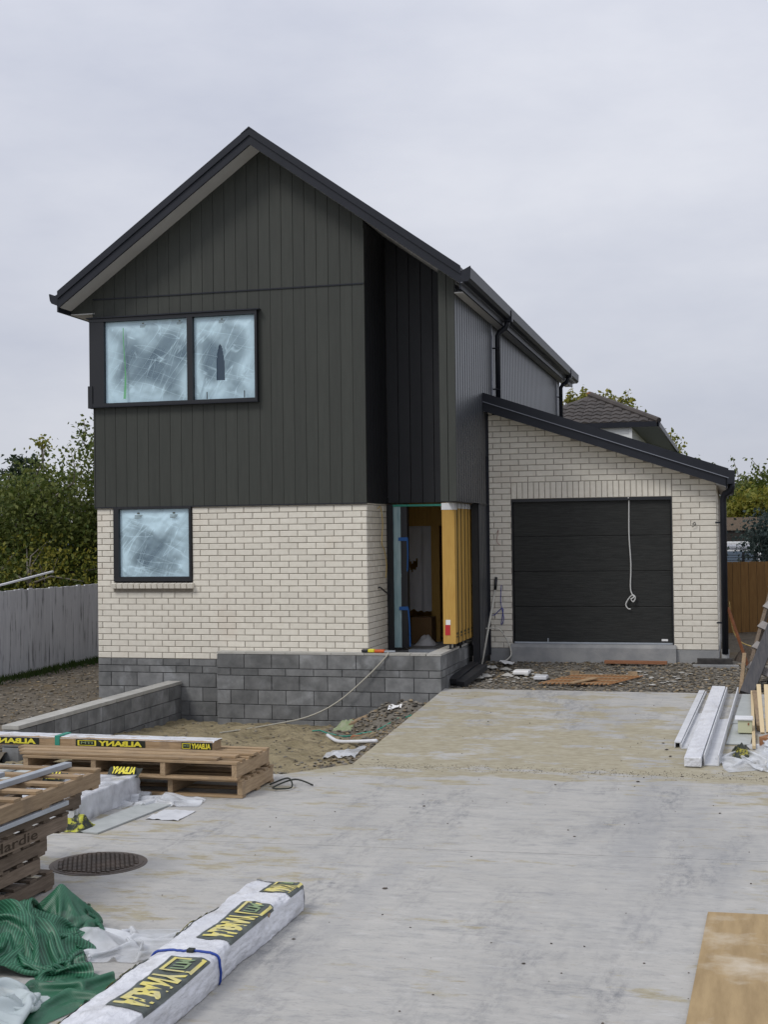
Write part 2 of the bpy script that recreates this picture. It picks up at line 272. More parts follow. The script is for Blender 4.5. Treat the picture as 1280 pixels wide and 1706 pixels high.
# ------------------------------------------------------------------ mesh helpers
class MB:
    def __init__(s): s.v = []; s.f = []; s.uv = None
    def box(s, x0, x1, y0, y1, z0, z1):
        n = len(s.v)
        s.v += [(x0, y0, z0), (x1, y0, z0), (x1, y1, z0), (x0, y1, z0), (x0, y0, z1), (x1, y0, z1), (x1, y1, z1), (x0, y1, z1)]
        s.f += [tuple(n+i for i in q) for q in ((3, 2, 1, 0), (4, 5, 6, 7), (0, 1, 5, 4), (1, 2, 6, 5), (2, 3, 7, 6), (3, 0, 4, 7))]; return s
    def obox(s, c, ax, ay, az):
        """box about centre c with half-vectors"""
        n = len(s.v); c = Vector(c); ax = Vector(ax); ay = Vector(ay); az = Vector(az)
        for k in ((-1, -1, -1), (1, -1, -1), (1, 1, -1), (-1, 1, -1), (-1, -1, 1), (1, -1, 1), (1, 1, 1), (-1, 1, 1)):
            s.v.append(tuple(c+ax*k[0]+ay*k[1]+az*k[2]))
        s.f += [tuple(n+i for i in q) for q in ((3, 2, 1, 0), (4, 5, 6, 7), (0, 1, 5, 4), (1, 2, 6, 5), (2, 3, 7, 6), (3, 0, 4, 7))]; return s
    def beam(s, a, b, w, h, up=(0, 0, 1)):
        a = Vector(a); b = Vector(b); d = (b-a); L = d.length; d.normalize(); side = d.cross(Vector(up)).normalized(); u = side.cross(d).normalized()
        return s.obox((a+b)/2, d*L/2, side*w/2, u*h/2)
    def prism(s, pts, ext):
        n = len(s.v); k = len(pts); e = Vector(ext)
        s.v += [tuple(p) for p in pts]+[tuple(Vector(p)+e) for p in pts]
        s.f.append(tuple(range(n+k-1, n-1, -1))); s.f.append(tuple(range(n+k, n+2*k)))
        for i in range(k): j = (i+1) % k; s.f.append((n+i, n+j, n+k+j, n+k+i))
        return s
    def tube(s, path, r, seg=8, cap=True):
        pts = [Vector(p) for p in path]; n0 = len(s.v); rr = r if isinstance(r, (list, tuple)) else [r]*len(pts); pu = None
        for i, p in enumerate(pts):
            d = (pts[min(i+1, len(pts)-1)]-pts[max(i-1, 0)]).normalized()
            if pu is None: pu = d.orthogonal().normalized()
            u = (pu-d*pu.dot(d)); u = u.normalized() if u.length > 1e-6 else d.orthogonal().normalized(); pu = u; w = d.cross(u)
            for k in range(seg):
                a = 2*math.pi*k/seg; s.v.append(tuple(p+(u*math.cos(a)+w*math.sin(a))*rr[i]))
        for i in range(len(pts)-1):
            for k in range(seg):
                a = n0+i*seg+k; b = n0+i*seg+(k+1) % seg; s.f.append((a, b, b+seg, a+seg))
        if cap:
            s.f.append(tuple(n0+k for k in range(seg-1, -1, -1))); e = n0+(len(pts)-1)*seg; s.f.append(tuple(e+k for k in range(seg)))
        return s
    def grid(s, nu, nv, fn):
        n = len(s.v)
        for j in range(nv+1):
            for i in range(nu+1): s.v.append(tuple(fn(i/nu, j/nv)))
        for j in range(nv):
            for i in range(nu): a = n+j*(nu+1)+i; s.f.append((a, a+1, a+nu+2, a+nu+1))
        s.uv = (nu, nv, n); return s
    def stone(s, c, r, sq=.7):
        n = len(s.v); rx, ry, rz = (r*random.uniform(.7, 1.3), r*random.uniform(.7, 1.3), r*sq*random.uniform(.6, 1.1)); a = random.random()*6.28; ca, sa = math.cos(a), math.sin(a)
        base = [(1, 0, 0), (.35, .9, 0), (-.7, .65, .1), (-.9, -.4, 0), (.2, -1, .05), (.3, .2, .8), (-.35, -.1, .7), (0, 0, -.8)]
        for x, y, z in base:
            x *= rx*random.uniform(.8, 1.2); y *= ry*random.uniform(.8, 1.2); s.v.append((c[0]+x*ca-y*sa, c[1]+x*sa+y*ca, c[2]+z*rz))
        for t in ((0, 1, 5), (1, 2, 5), (2, 6, 5), (2, 3, 6), (3, 4, 6), (4, 5, 6), (4, 0, 5), (1, 0, 7), (2, 1, 7), (3, 2, 7), (4, 3, 7), (0, 4, 7)): s.f.append(tuple(n+i for i in t))
        return s
    def build(s, name, mat, parent=None, smooth=False, label=None, kind=None, solid=0, uv=False, bevel=0):
        me = bpy.data.meshes.new(name)
        xs = [p[0] for p in s.v]; ys = [p[1] for p in s.v]; zs = [p[2] for p in s.v]
        o0 = Vector(((min(xs)+max(xs))/2, (min(ys)+max(ys))/2, min(zs)))
        me.from_pydata([tuple(Vector(p)-o0) for p in s.v], [], s.f); me.materials.append(mat)
        if uv and s.uv:
            nu, nv, n = s.uv; ul = me.uv_layers.new(name='UVMap')
            for lp in me.loops: k = lp.vertex_index-n; ul.data[lp.index].uv = ((k % (nu+1))/nu, (k//(nu+1))/nv)
        if smooth: me.polygons.foreach_set('use_smooth', [True]*len(me.polygons))
        me.update(); o = bpy.data.objects.new(name, me); COL.objects.link(o); o.location = o0
        if parent is not None: par(o, parent)
        if label: o['label'] = label
        if kind: o['kind'] = kind
        if solid:
            md = o.modifiers.new('thick', 'SOLIDIFY'); md.thickness = solid; md.offset = -1
        if bevel:
            md = o.modifiers.new('edge', 'BEVEL'); md.width = bevel; md.segments = 2; md.limit_method = 'ANGLE'
        return o
def world_loc(o):
    p = Vector(o.location)
    while o.parent: o = o.parent; p += Vector(o.location)
    return p
def par(o, parent):
    o.location = Vector(o.location)-world_loc(parent); o.parent = parent
def tag(o, label, cat, group=None):
    o['label'] = label; o['category'] = cat
    if group: o['group'] = group
    return o
def thing(name, loc, label, cat, group=None):
    o = bpy.data.objects.new(name, None); o.empty_display_size = .2; COL.objects.link(o); o.location = loc
    return tag(o, label, cat, group)
def struct(o): o['kind'] = 'structure'; return o
def place(name, me, loc, parent, scale=None):
    o = bpy.data.objects.new(name, me); COL.objects.link(o); o.location = loc
    if parent is not None: par(o, parent)
    if scale: o.scale = scale
    return o
def lerp(a, b, t): return a+(b-a)*t
def nz(x, y, z=0): return noise.noise(Vector((x, y, z)))
def fbm(x, y, z=0): return noise.fractal(Vector((x, y, z)), 1.0, 2.0, 4)

# ------------------------------------------------------------------ ground, slabs, soil, gravel
GZ = -.65
def drive_z(Y):
    if Y < -4.25: return GZ
    if Y < 0: return lerp(GZ, -.355, (Y+4.25)/4.25)
    return lerp(-.38, -.175, min(1, Y/2.3))
b = MB(); b.grid(40, 40, lambda u, v: ((u-.5)*900, -60+v*700, -1.35)); struct(b.build('ground', groundm))
b = MB(); b.prism([(-9, -24, GZ), (10, -24, GZ), (10, -7.36, GZ), (1.5, -7.80, GZ), (-9, -8.32, GZ)][::-1], (0, 0, -.12))
struct(b.build('front_slab', slabA))
b = MB(); b.prism([(-9, -8.310, GZ), (1.5, -7.790, GZ), (10, -7.350, GZ), (10, -4.25, GZ), (.98, -4.25, GZ), (.45, -4.95, GZ), (-9, -4.9, GZ)][::-1], (0, 0, -.12)); struct(b.build('front_slab', slabA))
b = MB(); b.prism([(-9, -8.4, GZ-.012), (10, -7.4, GZ-.012), (10, -7.2, GZ-.012), (-9, -8.2, GZ-.012)][::-1], (0, 0, -.05)); struct(b.build('slab_joint', mortar))
b = MB(); b.prism([(.98, -4.246, GZ), (6.2, -4.246, GZ), (6.2, 0.02, -.355), (1.06, 0.02, -.355)][::-1], (0, 0, -.12)); struct(b.build('driveway', slabB))
# sandy soil pocket in front of the block wall
def soil_z(x, y):
    t = max(0, min(1, (y+5.0)/5.0)); z = lerp(-.685, -.86, t)
    if x > .2: z += .34*max(0, min(1, (x-.2)/.8))*max(0, min(1, (y+4.2)/3.6))
    return z+.05*fbm(x*1.3, y*1.3)+.03*fbm(x*5, y*5)+.012*fbm(x*14, y*14)
b = MB(); b.grid(150, 180, lambda u, v: (lerp(-2.8, 1.08, u), lerp(-5.02, -.1, v), min(soil_z(lerp(-2.8, 1.08, u), lerp(-5.02, -.1, v)), drive_z(lerp(-5.02, -.1, v))-.03 if u > .93 else 9)))
struct(b.build('soil', soilm, smooth=True))
def mound_z(x, y):
    k = max(0, 1-((x-.42)/.62)**2-((y+.75)/.55)**2); return min(soil_z(x, y)+.19*k*(1+.6*nz(x*6, y*6))+.002, -.33)
def grav_z(x, y): return -.585+.03*fbm(x*.8, y*.8)+.012*fbm(x*6, y*6)
b = MB(); b.grid(110, 150, lambda u, v: (lerp(-12, -2.9, u), lerp(-7, 16, v), grav_z(lerp(-12, -2.9, u), lerp(-7, 16, v))-(0 if v > .1 else .1)))
struct(b.build('gravel_yard', gravm, smooth=True))
def gg_z(x, y):
    return drive_z(y)+.015*fbm(x*2, y*2)+.012*fbm(x*9, y*9)-.02
b = MB(); b.grid(120, 60, lambda u, v: (lerp(1.05, 6.4, u), lerp(.0, 2.6, v), gg_z(lerp(1.05, 6.4, u), lerp(0, 2.6, v))))
struct(b.build('gravel_strip', gravm2, smooth=True))
b = MB(); b.grid(50, 60, lambda u, v: (lerp(4.6, 14, u), lerp(2.5, 22, v), -.24+.04*fbm(u*9, v*14)))
struct(b.build('side_yard', gravm, smooth=True))
b = MB(); b.grid(20, 20, lambda u, v: (lerp(6.2, 14, u), lerp(-4.3, 2.6, v), -.42+.05*fbm(u*9, v*9))); struct(b.build('verge', gravm, smooth=True))
# stones
b = MB()
for i in range(5200):
    y = random.uniform(.03, 2.3); x = random.uniform(1.1, 6.2); b.stone((x, y, gg_z(x, y)+.006), random.choice((.012, .018, .025, .032)))
b.build('gravel_stones', stonem, kind='stuff', label='loose grey gravel strewn before the garage door')
b = MB()
for i in range(6500):
    y = random.uniform(-5, 8); x = random.uniform(-8.5, -3.0); b.stone((x, y, grav_z(x, y)+.005), random.choice((.012, .018, .025, .034)))
b.build('yard_stones', stonem, kind='stuff', label='dark loose stones covering the yard beside the white fence')
b = MB()
for i in range(1500):
    t = random.random(); y = lerp(-4.5, -.25, t); x = 1.03-abs(random.gauss(0, .22))-.02; b.stone((x, y, min(soil_z(x, y), drive_z(y)-.05)+.01), random.choice((.012, .02, .03)))
for i in range(700):
    x = random.gauss(.4, .35); y = random.gauss(-.75, .3)
    if -.3 < x < .95 and -1.4 < y < -.25: b.stone((x, y, mound_z(x, y)+.01), random.choice((.015, .025, .04)))
for i in range(500):
    x = random.uniform(-2.7, .5); y = -4.95+abs(random.gauss(0, .12)); b.stone((x, y, soil_z(x, y)+.005), random.choice((.012, .02)))
for i in range(700):
    x = random.uniform(-2.7, 1); y = random.uniform(-4.9, -.3); b.stone((x, y, soil_z(x, y)+.004), random.choice((.01, .014, .022)))
b.build('soil_stones', stonem, kind='stuff', label='grey rubble along the left edge of the driveway')
b = MB()
for i in range(170):
    if random.random() < .5: x = random.uniform(.5, 5.6); y = random.uniform(-12.5, -4.3)
    else: x = random.choice((random.gauss(4.2, .35), random.uniform(1.1, 5.4))); y = random.uniform(-4.6, -.1)
    r = random.choice((.004, .005, .006, .007, .009)); b.stone((x, y, drive_z(y)+r*.3), r)
for i in range(900):
    x = random.uniform(1.0, 5.3); y = -4.28+random.gauss(0, .10); r = random.choice((.003, .004, .006)); b.stone((x, y, drive_z(y)+r*.3), r)
b.build('crumbs', claym, kind='stuff', label='dark crumbs of dirt scattered over the concrete')
b = MB()
for x, y, r in ((3.62, -7.1, .02), (4.35, -10.1, .016), (3.7, -10.25, .022), (2.95, -7.9, .015), (4.72, -6.0, .025), (3.2, -5.0, .03), (3.95, -4.7, .035), (4.2, -3.5, .04), (4.15, -3.2, .035), (4.1, -2.9, .03), (4.35, -4.35, .03), (2.2, -6.2, .024), (2.55, -8.9, .03), (2.3, -10.1, .02)):
    b.stone((x, y, drive_z(y)+r*.15), r*.6, .5)
b.build('clods', claym, kind='stuff', label='dark clods of dirt lying on the pale concrete')
b = MB()
for i in range(2600):
    y = random.uniform(.5, 6); x = -6.82+abs(random.gauss(0, .14)); z = grav_z(x, y); h = random.uniform(.04, .12); a = random.random()*6.28; dx, dy = math.cos(a)*.012, math.sin(a)*.012; n = len(b.v)
    b.v += [(x-dx, y-dy, z), (x+dx, y+dy, z), (x+random.gauss(0, .03), y+random.gauss(0, .03), z+h)]; b.f.append((n, n+1, n+2))
b.build('grass', grassm, kind='stuff', label='short green grass along the foot of the white fence')

# ------------------------------------------------------------------ HOUSE
H = .086; BW = .2652
house = thing('house', (-1.4, 5, 0), 'two storey house of dark vertical cladding over cream brick with attached garage', 'house')
LX, RX, BY = -15.34*BW, 0.0, 11.3
GX0, GX1, GY = 1.284, 1.284+12.67*BW, 2.292
DX0, DX1, DZ0, DZ1 = 1.632, 4.008, .075, 2.243
WX0, WX1, WZ0, WZ1 = -3.80, -2.585, 1.10, 2.18
# mortar cores (brick faces stand proud)
b = MB()
b.box(LX+.004, WX0, .008, .2, -.0, 2.18); b.box(WX1, -.008, .008, .2, 0, 2.18); b.box(WX0, WX1, .0081, .2, 0, WZ0-.09); b.box(WX0, WX1, .13, .2, WZ0-.09, 2.18)
b.box(-.2, -.008, .2, 1.14, 0, 2.18)
wallcore = b.build('brick_wall', mortar, house)
b = MB(); b.box(GX0+.006, DX0, GY+.008, GY+.16, 0, 3.5)
def rake_g(x): return 3.57-.344*(x-1.256)
b.prism([(DX0, GY+.0081, DZ1), (DX1, GY+.0081, DZ1), (DX1, GY+.0081, rake_g(DX1)+.1), (DX0, GY+.0081, rake_g(DX0)+.1)], (0, .15, 0))
b.prism([(DX1, GY+.008, 0), (GX1-.008, GY+.008, 0), (GX1-.008, GY+.008, rake_g(GX1)+.1), (DX1, GY+.008, rake_g(DX1)+.1)], (0, .152, 0))
b.box(GX1-.16, GX1-.008, GY+.17, 8.5, 0, 2.5)
garcore = b.build('garage_wall', mortar, house)
# bricks: collect (face, length, height, position), build the largest 300 as objects and the rest joined
BR = []
def course_bricks(joints, z0, z1, fn, dirn, hole=None):
    for a, c in zip(joints[:-1], joints[1:]):
        segs = [(a, c)]
        if hole: segs = [(s0, s1) for s0, s1 in hole(a, c, z0, z1)]
        for s0, s1 in segs:
            if s1-s0 > .03: BR.append((fn, dirn, s0+.005, s1-.005, z0+.005, z1-.004))
def hole_front(a, c, z0, z1):
    if z1 > WZ0-.09+.001:
        r = []
        if a < WX0: r.append((a, min(c, WX0)))
        if c > WX1: r.append((max(a, WX1), c))
        return r
    return [(a, c)]
for i in range(26):
    z0 = i*H; z1 = min(z0+H, 2.176)
    if i % 2 == 0: J = [0, .79]+[k+.79 for k in range(1, 11)]+[11.54, 12.54, 13.54, 14.54, 15.34]
    else: J = [0, .29]+[k+.29 for k in range(1, 11)]+[11.17, 12.05, 13.05, 14.05, 15.05, 15.34]
    J = [-j*BW for j in J][::-1]
    course_bricks(J, z0, z1, 'front', 0, hole_front)
    Jr = [0.0]+[k*BW*1.0+(.21 if i % 2 else .08) for k in range(0, 4)]+[1.14]
    course_bricks(sorted(Jr), z0, z1, 'return', 1)
def hole_gar(a, c, z0, z1):
    if z1 > DZ0 and z0 < 2.494-.01:
        r = []
        if a < DX0: r.append((a, min(c, DX0)))
        if c > DX1: r.append((max(a, DX1), c))
        return r
    return [(a, c)]
for i in range(42):
    z0 = i*H; z1 = z0+H; off = (.28 if i % 2 else .76)
    J = [0, off]+[off+k for k in range(1, 12)]+[12.67]
    J = [GX0+j*BW for j in J if j <= 12.67]
    J = [j for j in J if z0 < rake_g(j)+.2]
    course_bricks(J, z0, z1, 'garage', 0, hole_gar)
    if z1 < 2.5: course_bricks([GY+.0]+[GY+(.08 if i % 2 else .2)+k*BW for k in range(8)], z0, z1, 'garside', 1)
nsol = 28
for k in range(nsol):
    a = DX0+(DX1-DX0)*k/nsol; c = DX0+(DX1-DX0)*(k+1)/nsol
    BR.append(('garage', 0, a+.005, c-.005, DZ1+.004, 2.490))
BR = [q for q in BR if not (q[0] == 'garage' and q[4] > rake_g((q[2]+q[3])/2)+.02)]
def brick_pts(q, jit):
    fn, d, a, c, z0, z1 = q; e = .005
    if d == 0:
        y = {'front': 0.0, 'garage': GY}[fn]+jit; P = lambda s, z, o: (s, y+o, z)
    else:
        x = {'return': 0.0, 'garside': GX1}[fn]-jit; P = lambda s, z, o: (x-o, s, z)
    return [P(a+e, z0+e, 0), P(c-e, z0+e, 0), P(c-e, z1-e, 0), P(a+e, z1-e, 0), P(a, z0, e), P(c, z0, e), P(c, z1, e), P(a, z1, e), P(a, z0, .02), P(c, z0, .02), P(c, z1, .02), P(a, z1, .02)]
BF = [(0, 1, 2, 3), (4, 5, 1, 0), (5, 6, 2, 1), (6, 7, 3, 2), (7, 4, 0, 3), (8, 9, 5, 4), (9, 10, 6, 5), (10, 11, 7, 6), (11, 8, 4, 7)]
def area(q):
    s = (q[2]+q[3])/2; p = {'front': (s, 0), 'garage': (s, GY), 'return': (0, s), 'garside': (GX1, s)}[q[0]]
    dv = Vector((p[0], p[1], 1))-CAMP; f = 1 if q[1] == 0 else .28
    return f*(q[3]-q[2])*(q[5]-q[4])/dv.length_squared
BR.sort(key=area, reverse=True)
rest = {}
cache = {}
for i, q in enumerate(BR):
    jit = random.uniform(-.0025, .0015); core = wallcore if q[0] in ('front', 'return') else garcore
    if i < 300:
        key = (q[1], round(q[3]-q[2], 3), round(q[5]-q[4], 3))
        if key not in cache:
            qq = (q[0], q[1], 0, q[3]-q[2], 0, q[5]-q[4]); b = MB(); b.v = brick_pts(qq, 0); b.f = list(BF)
            base = b.v[4]; me = bpy.data.meshes.new('brick'); ox = Vector((0, 0 if q[0] in('front',) else GY, 0)) if q[1] == 0 else Vector((0 if q[0] == 'return' else GX1, 0, 0))
            me.from_pydata([tuple(Vector(v)-ox) for v in b.v], [], b.f); me.materials.append(brickm); me.update(); cache[key] = me
        if q[1] == 0: loc = Vector((q[2], (0 if q[0] == 'front' else GY)+jit, q[4]))
        else: loc = Vector(((0 if q[0] == 'return' else GX1)-jit, q[2], q[4]))
        o = place('brick', cache[key], loc, core)
        o.rotation_euler = (0, random.uniform(-.004, .004), 0) if q[1] == 0 else (0, 0, 0)
    else:
        b = rest.setdefault(q[0], MB()); n = len(b.v); b.v += brick_pts(q, jit); b.f += [tuple(n+k for k in t) for t in BF]
for k, b in rest.items():
    b.build('brickwork', brickm, wallcore if k in ('front', 'return') else garcore, kind='stuff')
# sill bricks
b = None
for k in range(14):
    a = WX0-.03+(WX1-WX0+.06)*k/14; c = WX0-.03+(WX1-WX0+.06)*(k+1)/14; j = random.uniform(-.004, .004)
    MB().prism([(a+.006, -.07+j, WZ0-.095), (a+.006, -.085+j, WZ0-.03), (a+.006, .12, WZ0+.0), (a+.006, .12, WZ0-.095)], (c-a-.012, 0, 0)).build('sill_brick', brickm, wallcore)
# foundation under the left bay
b = MB(); b.box(LX+.01, -1.9, .012, .2, -1.1, -.002); b.box(LX+.01, LX+.2, .2, BY, -1.1, 2.2); fnd = b.build('foundation_wall', blockj, house)
ROWS = [(.10, -.10), (-.10, -.20), (-.20, -.40), (-.40, -.60), (-.60, -.80), (-.80, -1.0)]
def block(x0, x1, y0, y1, z0, z1, parent, face='y'):
    g = .005; j = random.uniform(-.003, .003)
    if face == 'y': MB().box(x0+g, x1-g, y0+j, y1, z0+g, z1-g).build('concrete_block', blockm, parent, bevel=.004)
    else: MB().box(x0, x1+j, y0+g, y1-g, z0+g, z1-g).build('concrete_block', blockm, parent, bevel=.004)
for r, (zt, zb) in enumerate(ROWS):
    zt = min(zt, -.0)
    x = LX-(.0 if r % 2 else .2)
    while x < -1.95:
        block(max(x, LX), min(x+.405, -1.95), .0, .05, zb, zt, fnd); x += .405
# garage foundation + threshold
b = MB(); b.box(GX0, DX0, GY-.0, GY+.2, -.4, -.003); b.box(DX1+.02, GX1, GY-.03, GY+.2, -.4, -.003); b.box(GX1-.2, GX1-.003, GY+.2, 8.5, -.4, -.003)
b.build('garage_foundation', concp, house)
MB().prism([(DX0-.02, GY-.10, -.30), (DX0-.02, GY-.085, .02), (DX0-.02, GY-.05, .068), (DX0-.02, GY+.25, .068), (DX0-.02, GY+.25, -.30)], (DX1-DX0+.05, 0, 0)).build('threshold', concp, house)
# inner cores behind the cladding
b = MB()
b.box(LX+.03, -.04, .03, BY, 2.19, 5.2)
b.prism([(LX+.03, .03, 5.2), (-.04, .03, 5.2), (-.04, .03, 5.95), (-1.5, .03, 7.0), (LX+.03, .03, 5.25)], (0, BY-.03, 0))
b.box(-.04, 1.24, 1.17, BY, 2.30, 5.0); b.prism([(-.04, 1.17, 5.0), (1.24, 1.17, 5.0), (1.24, 1.17, 5.05), (-.04, 1.17, 5.95)], (0, BY-1.17, 0))
b.box(1.065, 1.24, .03, 1.17, 2.19, 5.02)
b.box(LX+.2, -1.3, .2, BY, -.9, 2.19); b.box(-1.3, -.04, 5.2, BY, -.9, 2.19)
b.build('wall_frame', mortar, house)
# cladding boards on the gable
AP_X, AP_Z, SL = -1.5, 7.345, .714
def rake(x): return AP_Z-.185-SL*abs(x-AP_X)
CL = LX-.02; NB = 24; bwid = (0-CL)/NB
def vboard(x0, x1, yb, yf, z0, z1a, z1b, mat, apex=None):
    e = .0028; pts = [(x0+e, z0), (x1-e, z0), (x1-e, z1b)]
    if apex: pts.append(apex)
    pts.append((x0+e, z1a))
    f = MB(); k = len(pts); cx = (x0+x1)/2
    f.v = [(p[0]+(.0025 if p[0] < cx else -.0025)*(1 if p != apex else 0), yf, p[1]) for p in pts]+[(p[0], yf+.004, p[1]) for p in pts]+[(p[0], yb, p[1]) for p in pts]
    f.f.append(tuple(range(k)))
    for i in range(k):
        j = (i+1) % k; f.f.append((k+i, k+j, j, i)); f.f.append((2*k+i, 2*k+j, k+j, k+i))
    return f
MB().prism([(CL+.01, -.0165, 2.18), (-.004, -.0165, 2.18), (-.004, -.0165, rake(0)-.02), (AP_X, -.0165, rake(AP_X)-.02), (CL+.01, -.0165, rake(CL)-.02)], (0, .03, 0)).build('cladding_backing', clad, house)
UW = (-4.095, -1.545, 3.63, 4.90)
for i in range(NB):
    x0 = CL+i*bwid; x1 = x0+bwid; xm = (x0+x1)/2
    if UW[0]-.01 < xm < UW[1]-.02:
        vboard(x0, x1, .03, -.022, 2.176, UW[2]+.01, UW[2]+.01, clad).build('cladding_board', clad, house)
        vboard(x0, x1, .03, -.022, UW[3]-.01, 5.19, 5.19, clad).build('cladding_board', clad, house)
    else: vboard(x0, x1, .03, -.022, 2.176, 5.19, 5.19, clad).build('cladding_board', clad, house)
    ap = (AP_X, rake(AP_X)) if x0 < AP_X-.01 and x1 > AP_X+.01 else None
    vboard(x0, x1, .03, -.024, 5.20, rake(x0), rake(x1), clad, ap).build('cladding_board', clad, house)
MB().box(CL-.004, .003, -.034, .02, 5.186, 5.203).build('flashing', darkmetal, house)
MB().box(CL, .003, -.028, .02, 2.160, 2.178).build('base_flashing', darkmetal, house)
MB().box(-.012, .004, -.026, .02, 2.178, 5.95).build('corner_trim', clad, house)
MB().box(CL-.006, CL+.012, -.03, .05, 2.178, 5.3).build('corner_trim', clad, house)
# recess: left return, back wall, wing strip, long side wall
b = MB()
for k in range(8):
    y0 = .03+k*1.11/8; y1 = y0+1.11/8; b.prism([(-.04, y0+.005, 2.176), (-.04, y1-.005, 2.176), (-.04, y1-.005, 6.05), (-.04, y0+.005, 6.05)], (.044, 0, 0))
b.build('recess_cladding', grecess, house, kind='stuff')
for k in range(6):
    x0 = .005+k*1.055/6; x1 = x0+1.055/6; vboard(x0, x1, 1.18, 1.13, 2.19, rake(x0)+.02, rake(x1)+.02, grecess).build('cladding_board', grecess, house)
for k in range(2):
    x0 = 1.043+k*.114; x1 = x0+.114; vboard(x0, x1, .03, -.022, 2.176, rake(x0), rake(x1), clad).build('cladding_board', clad, house)
MB().box(1.043, 1.268, -.01, 1.2, 2.165, 2.188).build('wing_soffit', darkmetal, house)
MB().box(1.038, 1.064, .03, 1.13, 2.19, 5.02).build('wing_lining', grecess, house)
def side_board(m, y0, y1, z0, z1, x=1.272):
    e = .005; n = len(m.v)
    m.v += [(x-.006, y0+e, z0), (x, y0+e+.008, z0), (x, y1-e-.03, z0), (x-.012, y1-e, z0), (x-.006, y0+e, z1), (x, y0+e+.008, z1), (x, y1-e-.03, z1), (x-.012, y1-e, z1)]
    m.f += [(n, n+1, n+5, n+4), (n+1, n+2, n+6, n+5), (n+2, n+3, n+7, n+6), (n, n+4, n+7, n+3)]
b = MB(); y = -.02
while y < BY:
    side_board(b, y, min(y+.17, BY), 2.176 if y < 2.1 else 2.9, 5.06); y += .17
b.build('side_cladding', cladside, house, kind='stuff')
b = MB(); b.box(1.235, 1.262, -.02, BY, 2.176, 5.03); b.box(1.15, 1.25, 1.62, GY+.2, -.35, 2.17); b.build('side_wall', grecess, house)
b = MB(); y = 1.60
while y < 2.28: side_board(b, y, min(y+.115, 2.29), -.10, 2.155, 1.266); y += .115
b.build('side_cladding', cladside, house, kind='stuff')
MB().box(1.262, 1.276, 1.55, 2.29, 2.152, 2.178).build('flashing', darkmetal, house)
MB().box(1.24, 1.30, GY-.02, GY+.02, -.1, 3.55).build('corner_trim', darkmetal, house)
# roof
OV = -.42; RB = 12.3
def rz(x): return AP_Z-SL*abs(x-AP_X)
EL, ER = -4.44, 1.44
b = MB()
for xa, xb in ((EL, AP_X), (AP_X, ER)):
    b.prism([(xa, OV-.015, rz(xa)+.01), (xb, OV-.015, rz(xb)+.01), (xb, OV-.015, rz(xb)-.03), (xa, OV-.015, rz(xa)-.03)][::-1], (0, RB-OV, 0))
roof = b.build('roof', darkmetal, house)
for xa, xb in ((EL, AP_X), (AP_X, ER)):
    MB().prism([(xa, OV, rz(xa)-.032), (xb, OV, rz(xb)-.032), (xb, OV, rz(xb)-.215), (xa, OV, rz(xa)-.215)], (0, .03, 0)).build('barge_board', darkmetal, roof)
    MB().prism([(xa, OV-.022, rz(xa)+.025), (xb, OV-.022, rz(xb)+.025), (xb, OV-.022, rz(xb)-.085), (xa, OV-.022, rz(xa)-.085)], (0, .02, 0)).build('barge_flashing', darkmetal, roof)
    MB().prism([(xa, OV+.032, rz(xa)-.185), (xb, OV+.032, rz(xb)-.185), (xb, OV+.032, rz(xb)-.20), (xa, OV+.032, rz(xa)-.20)], (0, .45, 0)).build('soffit', soffitm, roof)
MB().prism([(AP_X-.12, OV-.03, AP_Z-.06), (AP_X, OV-.03, AP_Z+.03), (AP_X+.12, OV-.03, AP_Z-.06), (AP_X, OV-.03, AP_Z+.005)], (0, RB-OV, 0)).build('ridge_cap', darkmetal, roof)
# soffit over the recess, eaves
MB().prism([(-.03, .0, rz(-.03)-.185), (1.25, 0, rz(1.25)-.185), (1.25, 0, rz(1.25)-.20), (-.03, 0, rz(-.03)-.20)], (0, 1.16, 0)).build('soffit', soffitm, roof)
MB().box(EL, LX, -.03, RB, 4.985, 5.0).build('soffit', soffitm, roof)
MB().prism([(EL, -.025, 5.0), (LX, -.025, 5.0), (LX, -.025, rake(LX)), (EL, -.025, rake(EL))], (0, .02, 0)).build('eave_end', clad, roof)
MB().box(1.27, 1.42, -.02, RB, 4.985, 5.0).build('soffit', soffitm, roof)
MB().box(1.415, 1.44, OV+.03, RB, 4.97, 5.17).build('fascia', darkmetal, roof)
MB().box(EL-.03, EL-.005, OV+.03, RB, 4.98, 5.2).build('fascia', darkmetal, roof)
for nm, xs, z in (('R', [1.442, 1.445, 1.555, 1.565, 1.575, 1.575, 1.545, 1.442], None),):
    prof = [(1.442, 5.06), (1.535, 5.06), (1.57, 5.10), (1.575, 5.245), (1.555, 5.255), (1.555, 5.235), (1.562, 5.105), (1.53, 5.075), (1.442, 5.075)]
    MB().prism([(x, OV-.0, z) for x, z in prof], (0, RB-OV+.05, 0)).build('gutter', darkmetal, roof)
    MB().prism([(1.442, OV-.004, 5.06), (1.535, OV-.004, 5.06), (1.57, OV-.004, 5.10), (1.575, OV-.004, 5.265), (1.442, OV-.004, 5.2)], (0, .008, 0)).build('gutter_end', darkmetal, roof)
    MB().beam((1.45, OV, 5.052), (1.45, RB, 5.052), .03, .012).build('gutter_highlight', lipmetal, roof)  # pale strip: the bright highlight along the gutter put into the colour
prof = [(EL-.032, 5.10), (EL-.10, 5.10), (EL-.125, 5.14), (EL-.14, 5.235), (EL-.125, 5.24), (EL-.11, 5.15), (EL-.095, 5.115), (EL-.032, 5.115)]
MB().prism([(x, OV, z) for x, z in prof], (0, RB-OV, 0)).build('gutter', darkmetal, roof)
